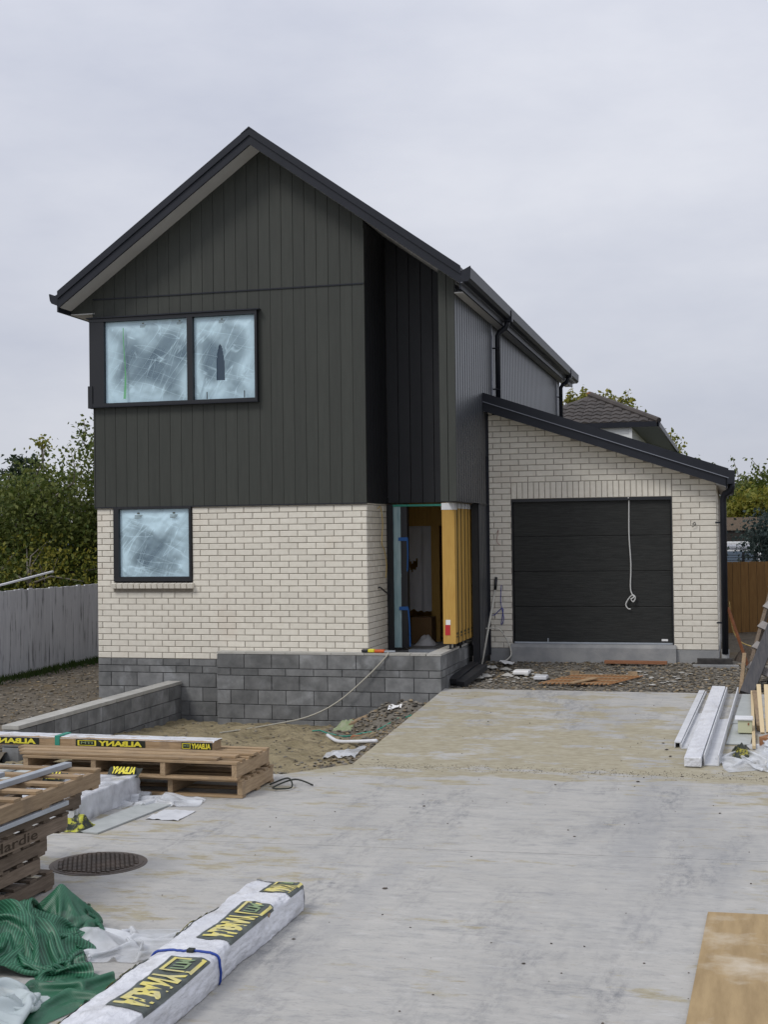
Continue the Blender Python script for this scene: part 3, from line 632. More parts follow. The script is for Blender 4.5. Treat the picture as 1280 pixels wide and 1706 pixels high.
MB().prism([(EL-.0, OV-.004, 5.06), (EL-.10, OV-.004, 5.10), (EL-.125, OV-.004, 5.14), (EL-.14, OV-.004, 5.235), (EL-.07, OV-.004, 5.2), (EL, OV-.004, 5.23)], (0, .008, 0)).build('gutter_end', darkmetal, roof)
for Y, zb in ((2.95, 3.78), (10.9, 3.3)):
    d = MB().tube([(1.50, Y, 5.06), (1.50, Y, 5.0), (1.47, Y, 4.94), (1.38, Y, 4.88), (1.345, Y, 4.82), (1.345, Y, zb)], .042, 10).build('downpipe', darkmetal, house, smooth=True)
    for z in (4.62, 3.98): MB().box(1.27, 1.39, Y-.06, Y-.045, z-.012, z+.012).build('bracket', darkmetal, d)
    MB().box(1.46, 1.585, Y-.06, Y+.06, 5.03, 5.20).build('rainhead', darkmetal, d)
    MB().box(1.268, 1.282, Y-.20, Y-.10, zb-.1, 5.0).build('corner_trim', lipmetal, d)
# garage roof
GO = 2.02
def gz(x): return 3.835-.344*(x-1.256)
b = MB(); b.prism([(1.245, GO, gz(1.245)), (4.80, GO, gz(4.80)), (4.80, GO, gz(4.80)-.05), (1.245, GO, gz(1.245)-.05)][::-1], (0, 7, 0)); groof = b.build('garage_roof', darkmetal, house)
MB().prism([(1.24, GO-.02, gz(1.24)+.012), (4.82, GO-.02, gz(4.82)+.012), (4.82, GO-.02, gz(4.82)-.125), (1.24, GO-.02, gz(1.24)-.125)], (0, .02, 0)).build('barge_flashing', darkmetal, groof)
MB().prism([(1.24, GO-.026, gz(1.24)-.118), (4.82, GO-.026, gz(4.82)-.118), (4.82, GO-.026, gz(4.82)-.131), (1.24, GO-.026, gz(1.24)-.131)], (0, .008, 0)).build('drip_edge', lipmetal, groof)
MB().prism([(1.25, GO, gz(1.25)-.05), (4.79, GO, gz(4.79)-.05), (4.79, GO, gz(4.79)-.255), (1.25, GO, gz(1.25)-.265)], (0, .03, 0)).build('barge_board', darkmetal, groof)
MB().prism([(1.28, GO+.03, gz(1.28)-.235), (4.79, GO+.03, gz(4.79)-.235), (4.79, GO+.03, gz(4.79)-.25), (1.28, GO+.03, gz(1.28)-.25)], (0, .28, 0)).build('soffit', soffitm, groof)
MB().prism([(GX1, GO+.03, 2.40), (4.78, GO+.03, 2.36), (4.78, GO+.03, 2.38), (GX1, GO+.03, 2.55)], (0, 6.5, 0)).build('soffit', soffitm, groof)
MB().box(4.78, 4.80, GO, 9, 2.34, 2.56).build('fascia', darkmetal, groof)
prof = [(4.802, 2.40), (4.87, 2.40), (4.905, 2.44), (4.91, 2.585), (4.895, 2.59), (4.893, 2.45), (4.865, 2.415), (4.802, 2.415)]
MB().prism([(x, GO-.02, z) for x, z in prof], (0, 7, 0)).build('gutter', darkmetal, groof)
MB().prism([(4.802, GO-.024, 2.40), (4.87, GO-.024, 2.40), (4.905, GO-.024, 2.44), (4.91, GO-.024, 2.59), (4.802, GO-.024, 2.60)], (0, .008, 0)).build('gutter_end', darkmetal, groof)
d = MB().tube([(4.86, 2.12, 2.42), (4.86, 2.12, 2.36), (4.845, 2.13, 2.31), (4.76, 2.2, 2.26), (4.735, 2.22, 2.19), (4.735, 2.25, 2.1), (4.735, 2.25, -.05)], .048, 10).build('downpipe', darkmetal, house, smooth=True)
for z in (1.85, .4): MB().box(4.62, 4.74, 2.24, 2.26, z-.012, z+.012).build('bracket', darkmetal, d)
MB().tube([(4.735, 2.27, .02), (4.735, 2.27, -.3)], .056, 10).build('drain_riser', concp, d, smooth=True)
# garage door: four sections
gd = MB().box(DX0-.01, DX1+.01, GY+.10, GY+.14, DZ0, DZ1).build('garage_door', black, house)
for k in range(4):
    z0 = DZ0+.02+k*(DZ1-DZ0-.06)/4; z1 = DZ0+.02+(k+1)*(DZ1-DZ0-.06)/4
    MB().box(DX0+.02, DX1-.02, GY+.05, GY+.1, z0+.001, z1-.001).build('door_panel', doorm, gd, bevel=.009)
MB().box(DX0, DX0+.018, GY+.005, GY+.1, DZ0, DZ1).build('jamb', black, gd); MB().box(DX1-.018, DX1, GY+.005, GY+.1, DZ0, DZ1).build('jamb', black, gd)
MB().box(DX0, DX1, GY+.002, GY+.1, DZ1-.045, DZ1-.001).build('head_trim', black, gd)
MB().box(DX0+.02, DX1-.02, GY+.035, GY+.1, DZ0-.004, DZ0+.02).build('bottom_seal', steel, gd)
MB().box(3.83, 3.92, GY+.043, GY+.049, DZ0+.045, DZ0+.075).build('badge', tagw, gd)
MB().box(2.15, 2.165, GY+.035, GY+.049, DZ0+.02, DZ0+.075).build('bolt', steel, gd)
# windows -------------------------------------------------------------
def film(x0, x1, z0, z1, y, parent, seed, hole=None, amp=.02, mat=None):
    """loose plastic taped over a pane: pulled into folds; open where torn"""
    nu, nv = 90, 80
    def fn(u, v):
        e = min(u, 1-u, v, 1-v)*2; x = lerp(x0, x1, u); z = lerp(z0, z1, v)
        f = .5+fbm(u*1.6+seed, v*1.6)*.5
        for k in range(7):   # tension folds fanning from one lower corner and from the top edge
            a = .35+.16*k+seed; t = (u-.1)*math.sin(a)-(v-.05)*math.cos(a)+.03*nz(u*4, v*4, k); f += .45*math.exp(-(t/.013)**2)*max(0, nz(u*2.5+k*3.3, v*2.5+seed)+.35)
        f += .5*abs(nz(u*6+v*4+seed*3, v*3-u*2))+.18*nz(u*20, v*16, seed)
        return (x, y-amp*min(1, e*4)*max(0, f), z)
    b = MB(); b.grid(nu, nv, fn)
    if hole: b.f = [q for q in b.f if not hole(sum((b.v[i][0]-x0)/(x1-x0) for i in q)/4, sum((b.v[i][2]-z0)/(z1-z0) for i in q)/4)]
    return b.build('protective_film', mat or filmw, parent, smooth=True, uv=True)
def marks(x, z, y, parent, s=1):
    b = MB(); b.box(x-.02*s, x+.02*s, y, y+.001, z, z+.025*s)
    for k in range(3): b.box(x-.06*s, x+(.06-.015*k)*s, y, y+.001, z-.02*s-k*.018*s, z-.012*s-k*.018*s)
    b.build('printed_mark', labelg, parent)
# ground floor window
w = MB(); fx0, fx1, fz0, fz1 = WX0+.005, WX1-.005, WZ0+.005, 2.172; t = .062
w.box(fx0, fx1, -.03, .1, fz0, fz0+t); w.box(fx0, fx1, -.03, .1, fz1-.03, fz1); w.box(fx0, fx0+t+.02, -.03, .1, fz0+t, fz1-.03); w.box(fx1-.035, fx1, -.03, .1, fz0+t, fz1-.03)
win = w.build('window', black, house)
MB().box(fx0+.08, fx1-.035, .045, .06, fz0+t, fz1-.03).build('pane', glass, win)
a0, a1, c0, c1 = fx0+.085, fx1-.04, fz0+t+.004, fz1-.035
film(a0, a1, c0, c1, .022, win, 1.3, amp=.03)
marks(a0+.31, c1-.07, -.028, win); marks(a0+.86, c1-.07, -.028, win)
# upper window with boxed surround
x0, x1, z0, z1 = UW; yo = -.095
w = MB(); w.box(x0-.03, x1, yo, .05, z1-.045, z1); w.box(x0-.03, x1, yo, .05, z0, z0+.045)
w.box(x0-.03, x0+.20, yo+.012, .05, z0+.045, z1-.045); w.box(x1-.035, x1, yo, .05, z0+.045, z1-.045); w.box(-2.60, -2.515, yo+.004, .05, z0+.045, z1-.045)
win2 = w.build('window', black, house)
MB().box(x0-.06, x1+.04, yo-.025, .0, z1+.004, z1+.022).build('head_flashing', darkmetal, win2)
MB().box(x0-.05, x0+.02, yo-.004, .02, z0-.02, z0+.30).build('corner_box', black, win2)
MB().box(x0-.0, x1+.01, yo-.01, .0, z0-.014, z0-.002).build('sill_flashing', darkmetal, win2)
for k, (p0, p1) in enumerate(((x0+.20, -2.60), (-2.515, x1-.035))):
    MB().box(p0, p1, -.026, -.016, z0+.045, z1-.045).build('pane', glass, win2)
    q0, q1, s0, s1 = p0+.005, p1-.005, z0+.05, z1-.05
    def arch(u, v):
        if not (.22 < v < .66): return False
        c = .43; hw = .068*min(1, math.sqrt(max(0, (.66-v)/.22))); return c-hw < u < c+hw
    film(q0, q1, s0, s1, -.030, win2, 4.1+k*3, arch if k else None, amp=.024)
    marks(lerp(q0, q1, .48), s1-.06, -.088, win2, .8)
    if k == 0:
        marks(lerp(q0, q1, .92), s1-.05, -.088, win2, .7)
        MB().grid(6, 14, lambda u, v: (lerp(-3.58, -3.565, u)+.015*math.sin(v*5)+(u-.5)*.06*max(0, .45-v), -.082-.004*nz(u*3, v*9), lerp(s0+.05, s1-.1, v))).build('green_tape', M('green plastic', (.10, .42, .13), rough=.4, alpha=.75), win2)
    else:
        for xx in (q0+.2, q1-.16): MB().box(xx, xx+.012, -.085, -.078, s0+.0, s0+.10).build('clip', black, win2)
# ------------------------------------------------------------------ entry
fr = MB(); fr.box(.006, .10, 1.06, 1.2, .07, 2.165); fr.box(.21, .305, 1.07, 1.2, .09, 2.15); fr.box(.10, .21, 1.08, 1.2, .07, .14); fr.box(.99, 1.06, 1.07, 1.2, .07, 2.165)
frame = fr.build('door_frame', black, house)
MB().box(.10, 1.0, 1.06, 1.2, 2.135, 2.165).build('head_tape', tealm, frame)
MB().box(.10, .21, 1.12, 1.135, .14, 2.13).build('sidelight', glass, frame)
b = MB(); b.grid(8, 60, lambda u, v: (lerp(.085, .225, u), 1.085-.02*abs(nz(u*3, v*9))-.012*math.sin(u*3.1), lerp(.10, 2.14, v))); b.build('sidelight_film', bluegl, frame, smooth=True)
for z in (1.66, .66):
    MB().box(.18, .318, 1.045, 1.062, z-.02, z+.03).build('blue_tape', bluetape, frame)
MB().tube([(.315, 1.05, 1.68), (.32, 1.04, 1.4), (.31, 1.04, 1.2)], .01, 6).build('blue_tape', bluetape, frame); MB().tube([(.315, 1.05, .66), (.335, 1.04, .4), (.34, 1.03, .12)], .012, 6).build('blue_tape', bluetape, frame)
MB().box(.31, 1.0, 1.05, 1.2, .03, .075).build('sill', steel, frame)
MB().box(-1.3, 1.06, 1.15, 5.1, -.1, .06).build('hall_floor', concp, house)
MB().box(1.14, 1.21, 1.74, 1.95, .06, 2.3).build('hall_wall', grecess, house); MB().box(-1.3, 1.2, 3.6, 3.7, 0, 2.3).build('hall_wall', lvl, house); MB().box(-.9, -.85, 1.2, 3.6, .06, 2.3).build('hall_wall', tagw, house); MB().box(-.85, 1.08, 1.2, 3.6, 2.27, 2.295).build('hall_ceiling', tagw, house)  # unseen side wall cut short to let sky light in; pale linings bounce it
MB().box(-.6, 1.05, 2.62, 2.70, 1.86, 2.29).build('header', lvl, house)
MB().box(.315, .445, 2.6, 2.7, .06, 1.86).build('stud', lvl, house)
b = MB(); b.grid(24, 30, lambda u, v: (lerp(-.28, .30, u), 2.86+.02*fbm(u*3, v*3)-.05*(u > .68), lerp(.52+.08*nz(u*6, 1), 1.90+.03*nz(u*8, 5), v)))
b.f = [q for q in b.f if not (.42 < sum(b.v[i][2] for i in q)/4-.9*abs(sum(b.v[i][0] for i in q)/4+.05)-.72 < .56 and -.11 < sum(b.v[i][0] for i in q)/4 < .04)]
tag(b.build('wrap_sheet', M('white building wrap', (.70, .71, .74), rough=.6), smooth=True), 'torn white building wrap sheet hanging inside the open doorway', 'sheet')
tag(MB().box(.08, .40, 2.2, 2.5, .062, .46).build('cardboard_box', card, bevel=.006), 'brown cardboard box on the hall floor inside the doorway', 'box')
tag(MB().grid(14, 10, lambda u, v: (lerp(.2, .52, u), lerp(1.8, 2.15, v), .062+.14*math.sin(u*3.14)*math.sin(v*3.14)*(1+.5*nz(u*5, v*5)))).build('crumpled_sheet', whitep, smooth=True), 'crumpled white sheet on the floor in front of the cardboard box', 'sheet')
b = MB().box(-.0, .87, -.02, 1.1, -.45, -.02); b.build('porch_floor', concp, house)
# porch block wall ------------------------------------------------------
PX = 1.06; PF = -.2
porch = thing('porch_wall', (-.5, PF, -1), 'dark grey concrete block wall below the front door with pale capping', 'wall')
core = MB(); core.box(-2.14, PX-.012, PF+.012, -.015, -1.1, .10); core.box(.86, PX-.012, -.015, 2.02, -1.0, .10); core.build('mortar_bed', blockj, porch)
for r, (zt, zb) in enumerate(ROWS):
    x = -2.15-(.2 if r % 2 else 0)
    while x < PX:
        a = max(x, -2.15); c = min(x+.405, PX)
        if c-a > .03: block(a, c, PF, PF+.06, zb, zt, porch)
        x += .405
    if zb < -.75: continue
    y = PF+.0+(.0 if r % 2 else .2)
    ys = [PF+.062]+[PF+.062+k*.405+(.2 if r % 2 else .35) for k in range(6)]
    for a, c in zip(ys[:-1], ys[1:]):
        c = min(c, 2.04)
        if c-a > .03: block(PX-.06, PX, a, c, zb, zt, porch, 'x')
x = -2.15
while x < .84:
    L = random.uniform(.42, .66); MB().box(x+.003, min(x+L, .85)-.003, PF-.004, -.005, .10, .128).build('capping', cap, porch); x += L
MB().box(.86, PX, PF-.004, 2.03, .10, .1285).build('capping', cap, porch)
# low retaining wall ----------------------------------------------------
ret = thing('retaining_wall', (-2.86, -2.2, -1), 'low grey block retaining wall with pale capping running out from the house', 'wall')
MB().box(-2.945, -2.775, -4.48, -.01, -1.1, -.36).build('mortar_bed', blockj, ret)
for r, (zt, zb) in enumerate(((-.36, -.55), (-.55, -.75), (-.75, -.95))):
    y = -4.5-(.2 if r % 2 else 0)
    while y < -.02:
        a, c = max(y, -4.5), min(y+.405, -.015)
        if c-a > .03: block(-2.96, -2.76, a, c, zb, zt, ret, 'x')
        y += .405
y = -4.5
while y < -.05:
    c = min(y+.8, -.02); MB().box(-2.965, -2.755, y+.003, c-.003, -.357, -.31).build('capping', cap, ret, bevel=.004); y += .8
# golden timber posts ---------------------------------------------------
YS = (.50, .78, 1.04, 1.30, 1.56)
lab = ['golden laminated timber post with a red sticker, first in the porch row', 'second golden timber post in the porch row behind the stickered one', 'middle golden timber post of the porch row', 'fourth golden timber post of the porch row', 'last golden timber post of the porch row beside the dark side wall']
for i, y in enumerate(YS):
    p = thing('timber_post', (1.05, y, .128), lab[i], 'post', 'golden posts at the porch')
    MB().box(.945 if i == 0 else .96, 1.125, y, y+(.15 if i else .16), .205, 2.165).build('post_body', lvl, p, bevel=.004)
    if i < 4: MB().box(.97, 1.112, YS[i]+.152+(0 if i else .01), YS[i+1]-.002, .21, 2.16).build('gap_shade', labelk, p)  # black strip stands in for the shade between neighbouring posts
    MB().box(1.02, 1.05, y+.03, y+.06, .128, .205).build('post_bracket', black, p)
    MB().box(1.126, 1.128, y+.05, y+.13, .29, .31).build('stamp', labelk, p); MB().box(1.126, 1.128, y+.05, y+.13, .33, .36).build('stamp', labelk, p)
    wr = MB(); wr.box(.941 if i == 0 else .956, 1.130, y-.004, y+.154+(0 if i else .01), 2.09 if i else 2.07, 2.163); wr.build('end_wrap', whitep, p)
    if i == 0:
        MB().box(.975, 1.045, y-.003, y-.0005, .325, .47).build('red_sticker', redm, p, bevel=.0005); MB().box(.985, 1.05, y-.004, y-.0015, .47, .54).build('paper_tag', tagw, p)
# small things about the entry ------------------------------------------
def wire(name, pts, r, mat, label, cat, n=6):
    P = [Vector(p) for p in pts]; out_ = []
    for i in range(len(P)-1):
        p0, p1, p2, p3 = P[max(i-1, 0)], P[i], P[i+1], P[min(i+2, len(P)-1)]
        for k in range(n):
            t = k/n; out_.append(.5*((2*p1)+(p2-p0)*t+(2*p0-5*p1+4*p2-p3)*t*t+(3*p1-p0-3*p2+p3)*t**3))
    out_.append(P[-1])
    return tag(MB().tube(out_, r, 7).build(name, mat, smooth=True), label, cat)
wire('cable', [(.02, .5, 2.1), (.05, .55, 2.12), (.06, .62, 1.9), (.05, .6, 1.62), (.05, .75, 1.5), (.05, .85, 1.3), (.05, .8, 1.12)], .007, M('yellow cable', (.50, .36, .12), rough=.6), 'yellow cable dangling down the brick return beside the entry', 'cable')
wire('cable', [(.0, .55, .98), (.03, .55, .99), (.08, .62, .93), (.12, .8, .86)], .011, black, 'short black cable sticking out of the brick return by the entry', 'cable')
wire('hose', [(.33, PF+.0, .14), (.30, PF-.02, .08), (.05, PF-.06, -.18), (-.35, PF-.12, -.52), (-.75, PF-.2, -.72), (-1.2, PF-.45, soil_z(-1.2, -.65)+.02), (-1.7, -1.3, soil_z(-1.7, -1.3)+.02), (-2.0, -2.3, soil_z(-2.0, -2.3)+.02), (-2.45, -2.9, soil_z(-2.45, -2.9)+.02)], .010, M('dull hose', (.40, .38, .32), rough=.8), 'pale hose hanging over the block wall and trailing across the soil', 'hose')
sw = thing('hand_saw', (.15, -.1, .128), 'hand saw with black, yellow and orange grip lying on the block wall', 'saw')
MB().box(-.06, .03, -.15, -.06, .132, .175).build('grip_end', black, sw, bevel=.01); MB().box(.03, .12, -.15, -.06, .135, .178).build('grip', yel, sw, bevel=.01); MB().box(.12, .26, -.148, -.065, .134, .172).build('grip', orange, sw, bevel=.01)
MB().prism([(.26, -.14, .140), (.40, -.10, .140), (.40, -.07, .140), (.26, -.07, .140)], (0, 0, .02)).build('blade', steel, sw)
wire('rope', [(3.38, GY-.01, 2.235), (3.385, GY+.03, 2.16), (3.38, GY+.03, 1.7), (3.40, GY+.03, 1.25), (3.39, GY+.02, .92), (3.41, GY+.0, .82), (3.44, GY-.01, .77), (3.40, GY-.02, .74), (3.43, GY-.01, .70), (3.46, GY-.0, .76), (3.42, GY+.0, .80), (3.36, GY+.01, .74), (3.32, GY+.01, .66), (3.35, GY+.01, .60), (3.39, GY+.01, .59)], .010, M('white cord', (.55, .55, .53), rough=.8), 'white cord with a knot hanging down the garage door', 'rope')
pole = thing('broom_pole', (1.25, 1.75, -.2), 'pale pole with black grip leaning on the brick pier beside the garage door', 'pole')
MB().tube([(1.255, 1.70, -.23), (1.38, 2.24, .88)], .015, 8).build('shaft', ropem, pole, smooth=True); MB().tube([(1.38, 2.24, .88), (1.395, 2.262, 1.07)], .021, 8).build('grip', black, pole, smooth=True)
wire('wire', [(1.47, GY-.02, .95), (1.46, GY-.03, .7), (1.50, GY-.03, .45), (1.46, GY-.03, .36), (1.49, GY-.03, .6), (1.36, GY-.03, .5), (1.30, GY-.04, .51)], .006, M('blue twine', (.06, .07, .30), rough=.7), 'blue twine tangled on the brick pier beside the pale pole', 'twine')
wire('wire', [(1.14, 1.9, .30), (1.30, 2.1, .31), (1.45, 2.2, .28), (1.58, 2.2, .08), (1.62, 2.15, -.1), (1.5, 2.05, -.2)], .010, ropem, 'pale cable arching out of the wall behind the leaning pole', 'cable')
wire('wire', [(4.30, GY-.0, 1.83), (4.33, GY-.03, 1.86), (4.34, GY-.03, 1.82), (4.29, GY-.03, 1.79)], .005, black, 'thin black wire curl poking from the right brick pier', 'wire')
wire('wire', [(1.41, GY-.0, 1.74), (1.44, GY-.03, 1.78), (1.41, GY-.03, 1.62), (1.46, GY-.03, 1.55)], .005, M('pink wire', (.40, .25, .22), rough=.6), 'thin pinkish wire poking from the left brick pier', 'wire')
def plank(name, a, b_, w, h, mat, label, cat, group=None, up=(0, 0, 1)):
    return tag(MB().beam(a, b_, w, h, up).build(name, mat, bevel=.003), label, cat, group)
plank('plank', (3.02, 2.05, -.165), (3.92, 2.02, -.165), .09, .045, redt, 'reddish timber plank lying on gravel below the garage threshold', 'plank')
plank('timber_offcut', (4.34, 2.15, -.16), (4.83, 2.17, -.16), .13, .10, M('charred timber', (.03, .028, .028), (.06, .055, .05), sc=9, rough=.9), 'short blackened timber offcut by the right brick pier', 'offcut')
plank('plank', (4.28, 2.0, -.21), (4.92, 2.02, -.21), .10, .05, concp, 'grey board lying in front of the blackened offcut', 'board')
for k, (a, c) in enumerate((((1.10, .35, -.30), (1.28, 1.05, -.13)), ((1.22, .3, -.33), (1.42, .95, -.15)))):
    plank('channel_offcut', a, c, .13, .08, grecess, ('black cladding offcut lying against the porch wall', 'black cladding offcut lying on the gravel side of its twin')[k], 'offcut')
# trellis of laths
tr = thing('lath_trellis', (2.8, .85, -.32), 'collapsed trellis of thin orange laths lying on the gravel', 'trellis')
for k in range(17):
    x = 2.28+k*.058; MB().beam((x, .46, -.315), (x+.42, 1.14, -.262), .02, .012).build('lath', M('lath', (.42, .21, .09), rough=.8) if k == 0 else MATS['lath'], tr)
for k in range(4):
    y = .50+k*.2; MB().beam((2.30+k*.11, y, -.302+k*.016), (3.22+k*.11, y, -.302+k*.016), .03, .012).build('rail', timber, tr)
for x, y in ((2.62, 1.2), (3.42, 1.22)): MB().box(x, x+.13, y-.05, y+.02, -.28, -.215).build('block', timber, tr)
plank('scrap_board', (2.72, .42, -.30), (3.02, .70, -.255), .10, .018, timber, 'pale scrap of wood lying across the lath trellis', 'scrap')
tag(MB().grid(6, 6, lambda u, v: (1.50+.20*u, 1.75+.3*v, -.16+.03*nz(u*3, v*3)-.03*u)).build('paper_scrap', tagw, smooth=True), 'white paper scrap by the foot of the leaning pole', 'scrap')
tag(MB().box(1.82, 2.05, 1.05, 1.3, -.27, -.21).build('foam_scrap', tagw, bevel=.02), 'white chunk of foam on the gravel left of the trellis', 'scrap')
tag(MB().box(2.16, 2.34, .75, 1.0, -.30, -.25).build('board_scrap', rough_white, bevel=.01), 'pale broken board beside the lath trellis', 'scrap')
for k in range(6):
    x, y = random.uniform(1.35, 1.8), random.uniform(.75, 1.7); tag(MB().stone((x, y, gg_z(x, y)+.03), .09, .6).build('rubble', cap), 'pale broken lump of concrete on the gravel by the porch wall', 'rubble', 'concrete lumps by the porch wall')
b = MB()
for i in range(70): x = random.gauss(3.75, .28) if i % 2 else random.uniform(1.3, 2.3); y = random.uniform(.6, 1.5); b.stone((x, y, gg_z(x, y)+.02), random.uniform(.02, .05), .4)
b.build('plaster_crumbs', cap, kind='stuff', label='white plaster crumbs strewn on the gravel')
# debris left of the drive
b = MB()
def mound(u, v):
    x = lerp(-.35, .98, u); y = lerp(-1.5, -.22, v); k = max(0, 1-((x-.42)/.62)**2-((y+.75)/.55)**2); return (x, y, min(soil_z(x, y)+.19*k*(1+.6*nz(x*6, y*6))+.002, -.33))
b.grid(44, 40, mound); struct(b.build('spoil_heap', gravm2, smooth=True))
plank('bark_slab', (-.02, -.95, mound_z(-.02, -.95)+.02), (.52, -.70, mound_z(.52, -.70)+.025), .14, .04, timberY, 'split brown timber slab on the dirt heap by the driveway', 'timber')
tag(MB().grid(12, 12, lambda u, v: (-.22+.28*u, -1.1+.3*v, mound_z(-.22+.28*u, -1.1+.3*v)+.006+.10*max(0, math.sin(u*3.14)*math.sin(v*3.14))*(.6+abs(nz(u*4, v*4))))).build('green_rag', M('green rag', (.20, .26, .13), (.30, .31, .22), sc=12, rough=.9), smooth=True), 'pale green rag at the end of the split timber slab', 'rag')
tag(MB().grid(5, 5, lambda u, v: (.52+.16*u, -1.05+.2*v, mound_z(.52+.16*u, -1.05+.2*v)+.03+.02*nz(u*3, v*3))).build('white_scrap', tagw), 'white scrap lying on the dirt heap', 'scrap')
tag(MB().tube([(lerp(-.4, .92, k/14), -1.32+.04*math.sin(k*1.1), mound_z(lerp(-.4, .92, k/14), -1.32)+.012) for k in range(15)], .009, 6).build('green_strap', tealm), 'teal plastic strap lying across the rubble', 'strap')
tag(MB().box(.22, .40, -1.68, -1.58, soil_z(.3, -1.63)-.01, soil_z(.3, -1.63)+.04).build('brick_scrap', redt), 'broken orange brick on the soil near the driveway', 'brick')
wire('white_pipe', [(-.07, -1.72, soil_z(-.07, -1.72)+.03), (.2, -2.2, soil_z(.2, -2.2)+.035), (.55, -2.75, soil_z(.55, -2.75)+.05), (.98, -3.28, drive_z(-3.28)+.026)], .022, whitep, 'bent white plastic pipe lying from soil onto the driveway edge', 'pipe')
tag(MB().grid(10, 10, lambda u, v: (.50+.38*u, -3.8+.5*v, soil_z(.50+.38*u, -3.8+.5*v)+.02+.06*abs(nz(u*4, v*4)))).build('plastic_scrap', clearp, smooth=True), 'crumpled clear plastic at the driveway edge below the white pipe', 'plastic')
# ------------------------------------------------------------------ right-hand clutter on the drive
def on_drive(x, y, h=0): return (x, y, drive_z(y)+h)
def channel(a, b_, w, h, mat, label, up=True):
    a = Vector(on_drive(*a)); b_ = Vector(on_drive(*b_)); d = (b_-a).normalized(); s = d.cross(Vector((0, 0, 1))).normalized(); u = s.cross(d); t = .012
    m = MB(); m.obox((a+b_)/2+u*(t/2+.002 if up else h), d*(b_-a).length/2, s*w/2, u*t/2)
    for k in (-1, 1): m.obox((a+b_)/2+s*k*(w/2-t/2)+u*(h/2+.003+(t/2 if up else -t/2)), d*(b_-a).length/2, s*t/2, u*(h/2-t/2))
    return tag(m.build('metal_channel', mat), label, 'channel', 'white channels on the drive')
channel((4.26, -3.1), (4.45, .0), .07, .06, rough_white, 'narrow white channel on the outer side of the row on the drive', False)
channel((4.34, -3.15), (4.54, .0), .09, .05, rough_white, 'white open channel lying beside the narrow one on the drive', True)
m = MB().beam(on_drive(4.44, -3.95, .058), on_drive(4.66, .0, .075), .17, .10); tag(m.build('white_beam', wrapm, bevel=.01), 'long white wrapped beam on top of the row on the drive', 'beam')
channel((4.62, -3.85), (4.83, .0), .15, .11, rough_white, 'wide scuffed white channel beside the long wrapped beam', True)
for k, (y0, y1, x0, x1, lab_) in enumerate(((-2.9, -1.2, 4.76, 5.01, 'pale fibre cement sheet under the cream box'), (-1.9, -.15, 4.83, 5.03, 'pale fibre cement sheet reaching up the drive behind the cream box'))):
    tag(MB().prism([on_drive(x0, y0, .006+.012*k), on_drive(x1, y0, .006+.012*k), on_drive(x1+.1, y1, .006+.012*k), on_drive(x0+.12, y1, .006+.012*k)], (0, 0, .01)).build('cement_sheet', cement), lab_, 'sheet')
bx = thing('cream_box', on_drive(4.95, -2.35, .03), 'small cream plastic meter box standing on the sheets', 'box')
z0 = drive_z(-2.3)+.02; MB().box(4.885, 5.04, -2.43, -2.25, z0, z0+.14).build('case', cream, bx, bevel=.008); MB().box(4.855, 5.05, -2.45, -2.21, z0+.142, z0+.165).build('lid', whitep, bx, bevel=.006); MB().box(4.99, 5.005, -2.436, -2.431, z0+.09, z0+.115).build('latch', redt, bx)
plank('timber_stake', on_drive(5.045, -3.1, .03), on_drive(5.07, -.1, .05), .035, .035, M('pine lath', (.58, .46, .28), rough=.8), 'thin pale stake lying right of the cream box', 'stake')
plank('timber_stake', on_drive(5.12, -2.2, .04), on_drive(5.10, -.2, .06), .06, .06, timberY, 'thick brown stake lying beside the thin pale stake', 'stake')
for k in range(4):
    x = 5.15+.06*k; plank('peg', (x-.01, -2.75+.05*k, drive_z(-2.7)+.10), (x-.035+.02*k, -2.2, drive_z(-2.2)+.52), .045, .03, MATS['pine lath'], ('pale pointed peg leaning outermost in the bundle', 'second pale peg in the leaning bundle', 'third pale peg in the leaning bundle', 'innermost pale peg in the leaning bundle')[k], 'peg', 'leaning pegs')
plank('timber_offcut', (5.15, -3.0, drive_z(-3)+.06), (5.35, -2.7, drive_z(-2.7)+.06), .12, .11, endgrain, 'orange brown timber offcut at the foot of the pegs', 'offcut')
def crumple(name, x0, x1, y0, y1, zb, h, mat, label, seed, cat='plastic', nu=34, nv=34, uv=True, pw=.6):
    def fn(u, v):
        k = max(0, math.sin(u*math.pi)*math.sin(v*math.pi))**pw; f = .62+.55*fbm(u*3+seed, v*3, seed)+.35*abs(nz(u*8+seed, v*8))
        return (lerp(x0, x1, u)+.05*nz(u*4, v*4, seed)*(x1-x0), lerp(y0, y1, v)+.05*nz(u*4, v*4, seed+9)*(y1-y0), (zb(lerp(x0, x1, u), lerp(y0, y1, v)) if callable(zb) else zb)+.004+h*k*max(.05, f))
    b = MB(); b.grid(nu, nv, fn); return tag(b.build(name, mat, smooth=True, uv=uv), label, cat)
dz = lambda x, y: drive_z(y)
crumple('label_wrap', 4.82, 5.02, -3.6, -3.15, dz, .13, M('printed wrap', (.02, .025, .015), (.30, .27, .03), sc=14, rough=.4, lo_=.55, hi=.6), 'black and yellow printed wrap bunched in the clear plastic', 3, nu=24, nv=24)
